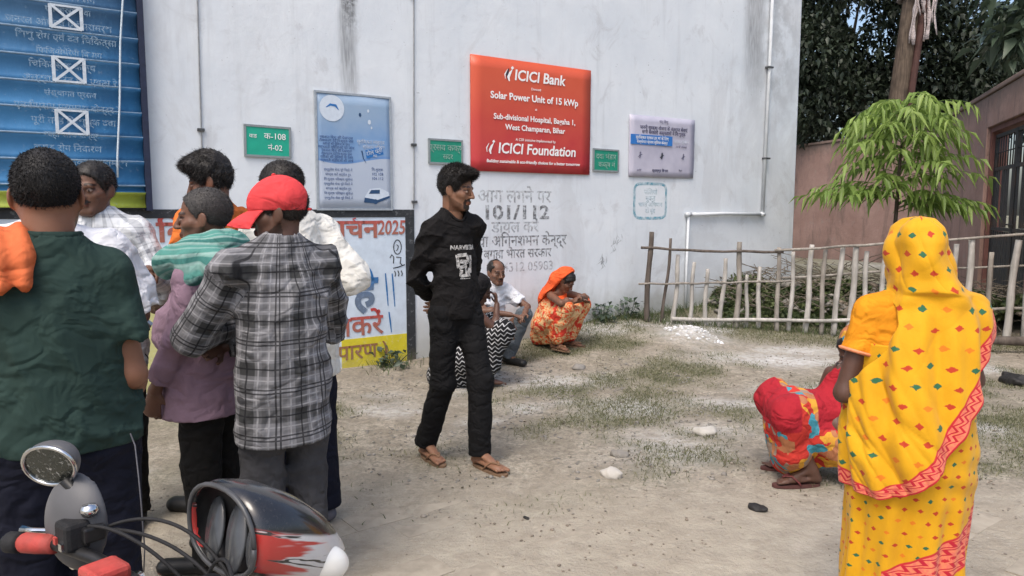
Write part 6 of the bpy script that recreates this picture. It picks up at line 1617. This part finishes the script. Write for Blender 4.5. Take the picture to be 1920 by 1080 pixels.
# blouse
bl = p.shirt(M_cloth('saffron_blouse', (.66, .25, .012)), .012, .80, .50, amp=.004, seed=101, crew=.055, name='blouse', sl_e=.006)
mb = MB(); c = p.J['shL'] + (p.J['elL'] - p.J['shL']) * .485; d = nrm(p.J['elL'] - p.J['shL']); a = nrm(np.cross(d, (0, 1, 0))); b = np.cross(d, a)
mb.tube([c + (a * math.cos(t) + b * math.sin(t)) * .0545 for t in np.linspace(0, 6.28, 26)], .0075, 6, flat=.8); mb.build('sleeve_trim', M_cloth('coral_trim', (.70, .26, .13)), bl, True)
# veil and pallu
HZ = p.J['head'][2] - .006; hx, hy = p.J['head'][0] - .018, p.J['head'][1]
def fpal(th, z, v):
    hd = sstep(z, 1.20, 1.30)
    f = (1 - hd) * (.012 * np.sin(th * 7.0 + (z - 1.2) * 7) + .007 * np.sin(th * 15 + (z - 1.2) * 11 + 1.0)) * np.clip((1.24 - z) * 6, 0, 1)
    f = f + hd * (.004 * np.sin(th * 5 + z * 30) + .005 * np.sin(z * 38 - th * 4)) + .010 * np.exp(-((z - 1.215) / .03) ** 2) * np.sin(th * 6)
    dg = th * .2 + (z - .9) * .55                       # folds that run from the veil down to the lower left hem
    rid = lambda a: np.sqrt(np.abs(np.sin(a)) + .01) - .75
    f = f + (1 - hd) * (.015 * rid(dg * 24 + .5 * np.sin(z * 9)) + .008 * rid(dg * 47 + 1.3 + .6 * np.sin(z * 13 + th * 2))) * np.clip((1.22 - z) * 5, 0, 1) * (.55 + .45 * np.sin(th * 1.7 + z * 4))
    return f + .014 * np.exp(-((z - .76) / .10) ** 2) * rid(th * 3.0 + z * 17) + hd * .009 * rid(th * 3.2 + z * 9 + 1.0)
def epal(V, PC, u, v):
    n_u, n_v = V.shape[:2]
    seg = np.linalg.norm(np.diff(V, axis=0), axis=2); fr_ = np.zeros((n_u, n_v)); fr_[:-1] = np.cumsum(seg[::-1], axis=0)[::-1]     # distance from the right edge
    sg2 = np.linalg.norm(np.diff(V, axis=1), axis=2); dn_ = np.zeros((n_u, n_v)); dn_[:, :-1] = np.cumsum(sg2[:, ::-1], axis=1)[:, ::-1]
    el = np.zeros(n_v); el[1:] = np.cumsum(np.linalg.norm(np.diff(V[-1], axis=0), axis=1)); slope = np.gradient(PC[-1, :, 0], PC[-1, :, 1] + 1e-6 * np.arange(n_v)); k = 1 / np.sqrt(1 + np.clip(slope, -3, 3) ** 2)
    e1 = fr_ * k[None, :] + .5 * sstep(V[:, :, 2], 1.20, 1.26); ed = np.minimum(e1, dn_)
    bot = np.zeros(n_u); bot[:-1] = np.cumsum(seg[::-1, -1])[::-1]
    al = np.where(e1 < dn_, el[None, :], el[-1] + bot[:, None]); return ed, al
drape(p, [(HZ + .142, hx, hy - .03, .004, .004, -150, 150), (HZ + .136, hx, hy - .028, .040, .048, -150, 150), (HZ + .108, hx, hy - .020, .072, .088, -148, 148), (HZ + .06, hx, hy - .016, .090, .112, -146, 146), (HZ + .0, hx + .006, hy - .018, .096, .118, -140, 142), (HZ - .06, hx + .018, hy - .022, .104, .116, -132, 140), (HZ - .10, .016, hy - .032, .118, .118, -116, 138),
            (1.225, .034, -.008, .146, .120, -84, 120), (1.185, .038, -.004, .175, .127, -52, 100), (1.13, .030, -.006, .198, .140, -40, 82), (1.04, .014, -.012, .207, .154, -52, 63), (.95, 0, -.016, .214, .167, -72, 48), (.86, 0, -.018, .222, .180, -104, 32), (.76, 0, -.018, .230, .194, -110, 17), (.68, 0, -.016, .231, .200, -110, 4), (.62, 0, -.016, .227, .200, -109, -9), (.585, 0, -.014, .223, .198, -107, -22), (.560, 0, -.012, .219, .194, -105, -42)], 'sari_pallu', MYEL, 190, 240, fpal, epal, 1.0)
# ------------------------------------------------------------------ motorcycle in the near left corner
bk = empty('motorcycle', 'parked black motorcycle with red and white fairing graphics in front of the men', 'motorcycle', (-.575, 1.075, 0), R_(-36.9))
CHROME = M_plain('chrome', (.62, .63, .64), .15, .04, metal=1.0); RUB = M_plain('black_rubber', (.012, .012, .013), .75, .3, 60, bump=.3); BLKM = M_plain('satin_black_metal', (.018, .018, .019), .4, .25, 30, .3)
REDG = M_plain('faded_red_rubber', (.42, .05, .04), .65, .25, 30, bump=.3, fade=((.25, .09, .07), .7)); SHELL = M_plain('scuffed_grey_plastic', (.052, .052, .056), .52, .3, 9, bump=.15, fade=((.16, .16, .165), .55)); GLASSD = None
def M_paint():
    g = NG('fairing_paint'); o = g.obj(); x, y, z = g.xyz(o)
    k = g.m('SUBTRACT', z, g.m('ADD', .975, g.m('MULTIPLY', g.m('SUBTRACT', y, .20), -.42)))
    n = g.noise(g.vec(g.m('MULTIPLY', y, 1.5), 0.0, g.m('MULTIPLY', k, 14.0)), 1.6, 3, .6, 1.2)
    low = g.mix(g.ss(g.m('ADD', n, g.m('MULTIPLY', g.m('SUBTRACT', .24, y), 2.2)), .50, .58), (.52, .52, .53), (.40, .035, .03))
    low = g.mix(g.ss(g.m('ABSOLUTE', g.m('SUBTRACT', n, .40)), .03, .015), low, (.03, .03, .03))
    c = g.mix(g.ss(k, -.004, .004), low, (.016, .016, .018)); c = g.mix(g.ss(k, -.078, -.084), c, (.02, .02, .02))
    c = g.mix(g.lin(g.noise(o, 140, 4), .55, .8, 0, .12), c, (.2, .19, .18))
    return g.out(c, .22, None, 0, .5, **{'Coat Weight': .4, 'Coat Roughness': .1})
FP = M_paint()
def loft(secs, n=28, p=2.4, cap=(True, True)):
    V = []; F = []
    for y, zc, hw, ht, hb in secs:
        for k in range(n):
            t = 2 * math.pi * k / n; c, s_ = math.cos(t), math.sin(t); h = ht if s_ > 0 else hb
            V.append((hw * math.copysign(abs(c) ** (2 / p), c), y, zc + h * math.copysign(abs(s_) ** (2 / p), s_)))
    for i in range(len(secs) - 1):
        for k in range(n): k2 = (k + 1) % n; F.append((i * n + k, (i + 1) * n + k, (i + 1) * n + k2, i * n + k2))
    if cap[0]: F.append(tuple(range(n)))
    if cap[1]: F.append(tuple(reversed([(len(secs) - 1) * n + k for k in range(n)])))
    return MB().mesh(V, F)
fo = loft([(.150, .965, .094, .080, .066), (.175, .962, .103, .086, .080), (.22, .948, .109, .086, .094), (.275, .922, .104, .078, .098), (.325, .890, .086, .066, .084), (.362, .862, .060, .048, .062), (.385, .843, .033, .028, .038), (.394, .835, .010, .010, .012)], 36, 2.3, (False, True)).build('fairing', FP, bk, True)
sd = fo.modifiers.new('thick', 'SOLIDIFY'); sd.thickness = .004; sd.offset = -1
loft([(.152, .965, .0925, .078, .064), (.185, .960, .098, .081, .075), (.187, .96, .02, .02, .02)], 28, 2.3, (False, True)).build('cowl_lining', BLKM, fo, True)
rim = [(.095 * math.copysign(abs(math.cos(t)) ** .87, math.cos(t)), .149, .965 + (.081 if math.sin(t) > 0 else .067) * math.copysign(abs(math.sin(t)) ** .87, math.sin(t))) for t in np.linspace(0, 2 * math.pi, 33)]
MB().tube(rim, .0045, 6).build('rim', M_plain('grey_trim', (.06, .062, .065), .35), fo, True)
DIAL = M_plain('dusty_dial_glass', (.045, .048, .052), .2, .35, 20)
for x, h in ((-.045, .062), (.018, .066), (.068, .046)):
    MB().lathe([(.001, 0), (h * .85, .0), (h, .008), (h * .9, .014), (.001, .016)], 22, Matrix.Translation((x, .172, .955)) @ Matrix.Rotation(R_(68), 4, 'X') @ Matrix.Rotation(R_(18), 4, 'Z') @ Matrix.Diagonal((.40, .9, .6, 1.0))).build('dial', DIAL, fo, True)
g = NG('headlamp_lens'); LENS = g.out((.75, .74, .70), .12, None, 0, .6, **{'Coat Weight': .6})
v = Vol((-.13, .24, .76), (.13, .46, .98), .006); v.ell((0, .326, .852), (.080, .060, .044), rotm(0, -30, 0), .01); V, Q = v.mesh(); link('headlamp', mesh_np('headlamp', V, Q), bk, LENS)
v = Vol((.03, .22, .80), (.14, .40, .96), .005); v.ell((.078, .300, .880), (.026, .046, .032), rotm(-24, -25, 0), .01); V, Q = v.mesh(); link('side_lamp', mesh_np('side_lamp', V, Q), bk, LENS)
MB().tube([(.082, .303, .880), (.057, .358, .857), (0, .378, .847), (-.057, .358, .857), (-.082, .303, .880)], .006, 6).build('lamp_trim', BLKM, bk, True)
# handlebar and controls
MB().tube([(-.355, -.045, .925), (-.25, -.005, .935), (-.16, .02, .925), (-.11, .03, .915), (.11, .03, .915), (.16, .02, .925), (.25, -.005, .935), (.355, -.045, .925)], .011, 10).build('handlebar', BLKM, bk, True)
for q in (-1, 1):
    gp = MB().tube([(q * .318, -.031, .928), (q * .312, -.029, .929), (q * .285, -.019, .931), (q * .250, -.006, .935)], [.014, .0175, .0175, .0165], 14).build('grip', REDG if q < 0 else RUB, bk, True)
    MB().tube([(q * .352, -.044, .925), (q * .345, -.041, .925), (q * .319, -.032, .928)], [.012, .0185, .0185], 14).build('bar_end', RUB, gp, True)
    sw = MB().box(q * .215 - .024, -.012, .932, q * .215 + .024, .030, .982).build('switch_housing', BLKM if q > 0 else RUB, bk, bevel=.008)
    MB().tube([(q * .20, .045, .935), (q * .27, .040, .935), (q * .35, .0, .930), (q * .375, -.01, .928)], [.008, .007, .006, .009], 8).build('lever', CHROME, bk, True)
    MB().box(q * .19 - .012, .012, .945, q * .19 + .012, .048, .972).build('lever_clamp', BLKM, bk, bevel=.004)
MB().box(-.115, -.03, .905, -.055, .03, .945).build('switch_block', REDG, bk, bevel=.008)
MB().lathe([(.001, .0), (.048, .0), (.050, .012), (.040, .020), (.03, .021), (.001, .021)], 24, Matrix.Translation((-.015, -.02, .912))).build('ignition_ring', BLKM, bk, True)
MB().lathe([(.001, .0), (.020, .0), (.022, .006), (.001, .008)], 18, Matrix.Translation((-.015, -.02, .935))).build('ignition_cap', REDG, bk, True)
MB().box(-.10, -.055, .885, .10, .045, .905).build('top_yoke', BLKM, bk, bevel=.01)
MB().lathe([(.001, 0), (.011, .002), (.015, .011), (.011, .020), (.001, .022)], 14, Matrix.Translation((-.198, .03, .985))).build('bolt', CHROME, bk, True)
for k_, pts in enumerate(([(-.19, .05, .96), (-.12, .12, 1.0), (-.02, .14, .96), (.04, .15, .88)], [(-.2, .05, .955), (-.10, .10, .965), (.0, .12, .93), (.05, .14, .85)], [(.19, .05, .96), (.10, .11, .99), (.02, .12, .95), (-.03, .13, .86)], [(-.20, .02, .97), (-.14, .05, .985), (-.05, .09, .93), (-.02, .12, .85)], [(.2, .02, .96), (.12, .07, .94), (.05, .10, .9), (.02, .1, .82)])):
    P = [Vector(a) for a in pts]; Q_ = []
    for i in range(21):
        t = i / 20; b = [(1 - t) ** 3, 3 * t * (1 - t) ** 2, 3 * t * t * (1 - t), t ** 3]; Q_.append(sum((P[j] * b[j] for j in range(4)), Vector()))
    MB().tube(Q_, .0032, 6).build('cable', RUB, bk, True)
# mirrors: the left one shows its back, the other its glass
def mirror(c, Rm, rx, rz, back, nm):
    v = Vol(np.array(c) - .13, np.array(c) + .13, .005); v.ell(c, (rx, .026, rz), Rm, .01); v.ell(np.array(c) + Rm @ np.array([0, .012 if back else .008, 0]), (rx * .8, .03, rz * .8), Rm, .02)
    f = Rm @ np.array([0, -1.0, 0]); v.cut(np.array(c) + f * (.003 if not back else -.02), f if not back else f); V, Q = v.mesh(); m = link(nm, mesh_np(nm, V, Q), bk, SHELL); return m
Rm = rotm(196, 8, 14); mo = mirror((-.252, .034, .962), Rm, .068, .084, False, 'mirror'); MB().tube([(-.205, .028, .940), (-.222, .05, .92), (-.25, .055, .94)], .007, 8).build('stem', BLKM, mo, True)
Rm2 = rotm(24, 26, 62); mg = mirror((-.278, .006, 1.066), Rm2, .040, .060, False, 'mirror')
ring = [np.array((-.278, .006, 1.066)) + Rm2 @ np.array([.0405 * math.cos(t), -.0045, .0605 * math.sin(t)]) for t in np.linspace(0, 2 * math.pi, 33)]
MB().tube(ring, .0036, 6).build('rim', CHROME, mg, True)
def M_mirror():
    g = NG('dirty_mirror_glass'); o = g.obj(); n = g.noise(o, 130, 4, .7); return g.out(g.mix(g.ss(n, .58, .66), (.075, .085, .08), (.5, .5, .48)), g.lin(n, .4, .7, .06, .5), None, g.lin(n, .55, .65, .9, .2), .5)
MB().poly([Vector(np.array((-.278, .006, 1.066)) + Rm2 @ np.array([.040 * math.cos(t), -.0035, .060 * math.sin(t)])) for t in np.linspace(0, 2 * math.pi, 29)[:-1]]).build('glass', M_mirror(), mg)
MB().tube([(-.258, .018, 1.04), (-.238, .040, 1.0), (-.215, .03, .95)], [.010, .008, .007], 8).build('stem', BLKM, mg, True)
# the rest of the machine, below the frame
MB().tube([(-.09, .04, .90), (-.09, .30, .30)], .022, 10).build('fork_leg', CHROME, bk, True); MB().tube([(.09, .04, .90), (.09, .30, .30)], .022, 10).build('fork_leg', CHROME, bk, True)
def wheel(y):
    T = Matrix.Translation((0, y, .30)) @ Matrix.Rotation(R_(90), 4, 'Y')
    w = MB().lathe([(.215, -.035), (.27, -.045), (.30, -.02), (.30, .02), (.27, .045), (.215, .035), (.215, -.034)], 32, T).build('wheel', RUB, bk, True)
    h = MB(); h.lathe([(.03, -.05), (.035, 0), (.03, .05)], 12, T)
    for i in range(6): h.box(-.012, -.02, .02, .012, .02, .215, T @ Matrix.Rotation(R_(60 * i), 4, 'Z') @ Matrix.Rotation(R_(90), 4, 'X'))
    h.build('hub', BLKM, w)
wheel(.31); wheel(-.98)
v = Vol((-.20, -.95, .5), (.20, .05, 1.0), .012); v.ell((0, -.22, .77), (.125, .27, .10), None, .02); v.ell((0, -.12, .79), (.13, .15, .085), None, .04); v.seg((0, -.50, .74), (0, -.88, .78), .11, .10, .04, (0, 0, 1), .5); V, Q = v.mesh()
link('tank', mesh_np('tank', V, Q), bk, FP)
v = Vol((-.17, -1.0, .66), (.17, -.38, .92), .012); v.seg((0, -.48, .775), (0, -.92, .815), .12, .10, .02, (0, 0, 1), .42); V, Q = v.mesh(); link('seat', mesh_np('seat', V, Q), bk, RUB)
mb = MB(); mb.box(-.12, -.45, .28, .12, -.08, .55); mb.tube([(0, .02, .86), (0, -.15, .5), (0, -.6, .36), (0, -.98, .30)], .03, 8); mb.tube([(.08, -.2, .3), (.14, -.6, .3), (.14, -1.1, .36)], .04, 10); mb.build('engine', BLKM, bk, bevel=.01)
MB().tube([(-.08, -.25, .3), (-.24, -.15, .02)], .012, 8).build('side_stand', BLKM, bk, True)
# thin pale cord hanging at the stout man's hip
GM = [o for o in bpy.data.objects if o.get('label', '').startswith('stout man')][0]
bpy.context.view_layer.update(); inv = GM.matrix_world.inverted()
MB().tube([inv @ Vector(q) for q in ((-.86, 1.64, 1.0), (-.83, 1.60, .985), (-.80, 1.55, .93), (-.782, 1.52, .88), (-.785, 1.53, .78), (-.80, 1.55, .72))], .0016, 5).build('earphone_cord', M_plain('grey_cord', (.07, .07, .08), .6), GM, True)

# small hardware: screws, reservoir, wiring
for x, y, z in ((-.07, -.03, .907), (.07, -.03, .907), (-.04, .02, .907), (.04, .02, .907), (-.215, .0, .965), (.215, .0, .965), (-.19, .03, .953)):
    MB().lathe([(.001, 0), (.006, .0), (.006, .004), (.001, .005)], 8, Matrix.Translation((x, y, z))).build('screw', CHROME, bk)
MB().lathe([(.001, 0), (.020, .0), (.021, .022), (.017, .026), (.001, .027)], 16, Matrix.Translation((.155, .035, .955))).build('reservoir', BLKM, bk, True)
for dz in (0, .006, .012): MB().tube([(-.20, .01, .93 + dz), (-.15, .03, .90 + dz), (-.09, .06, .885 + dz), (-.03, .09, .87 + dz)], .0022, 5).build('wire', RUB, bk, True)
MB().box(-.232, -.016, .944, -.222, -.010, .956).build('button', REDG, bk); MB().box(-.212, -.016, .938, -.200, -.011, .950).build('button', CHROME, bk)
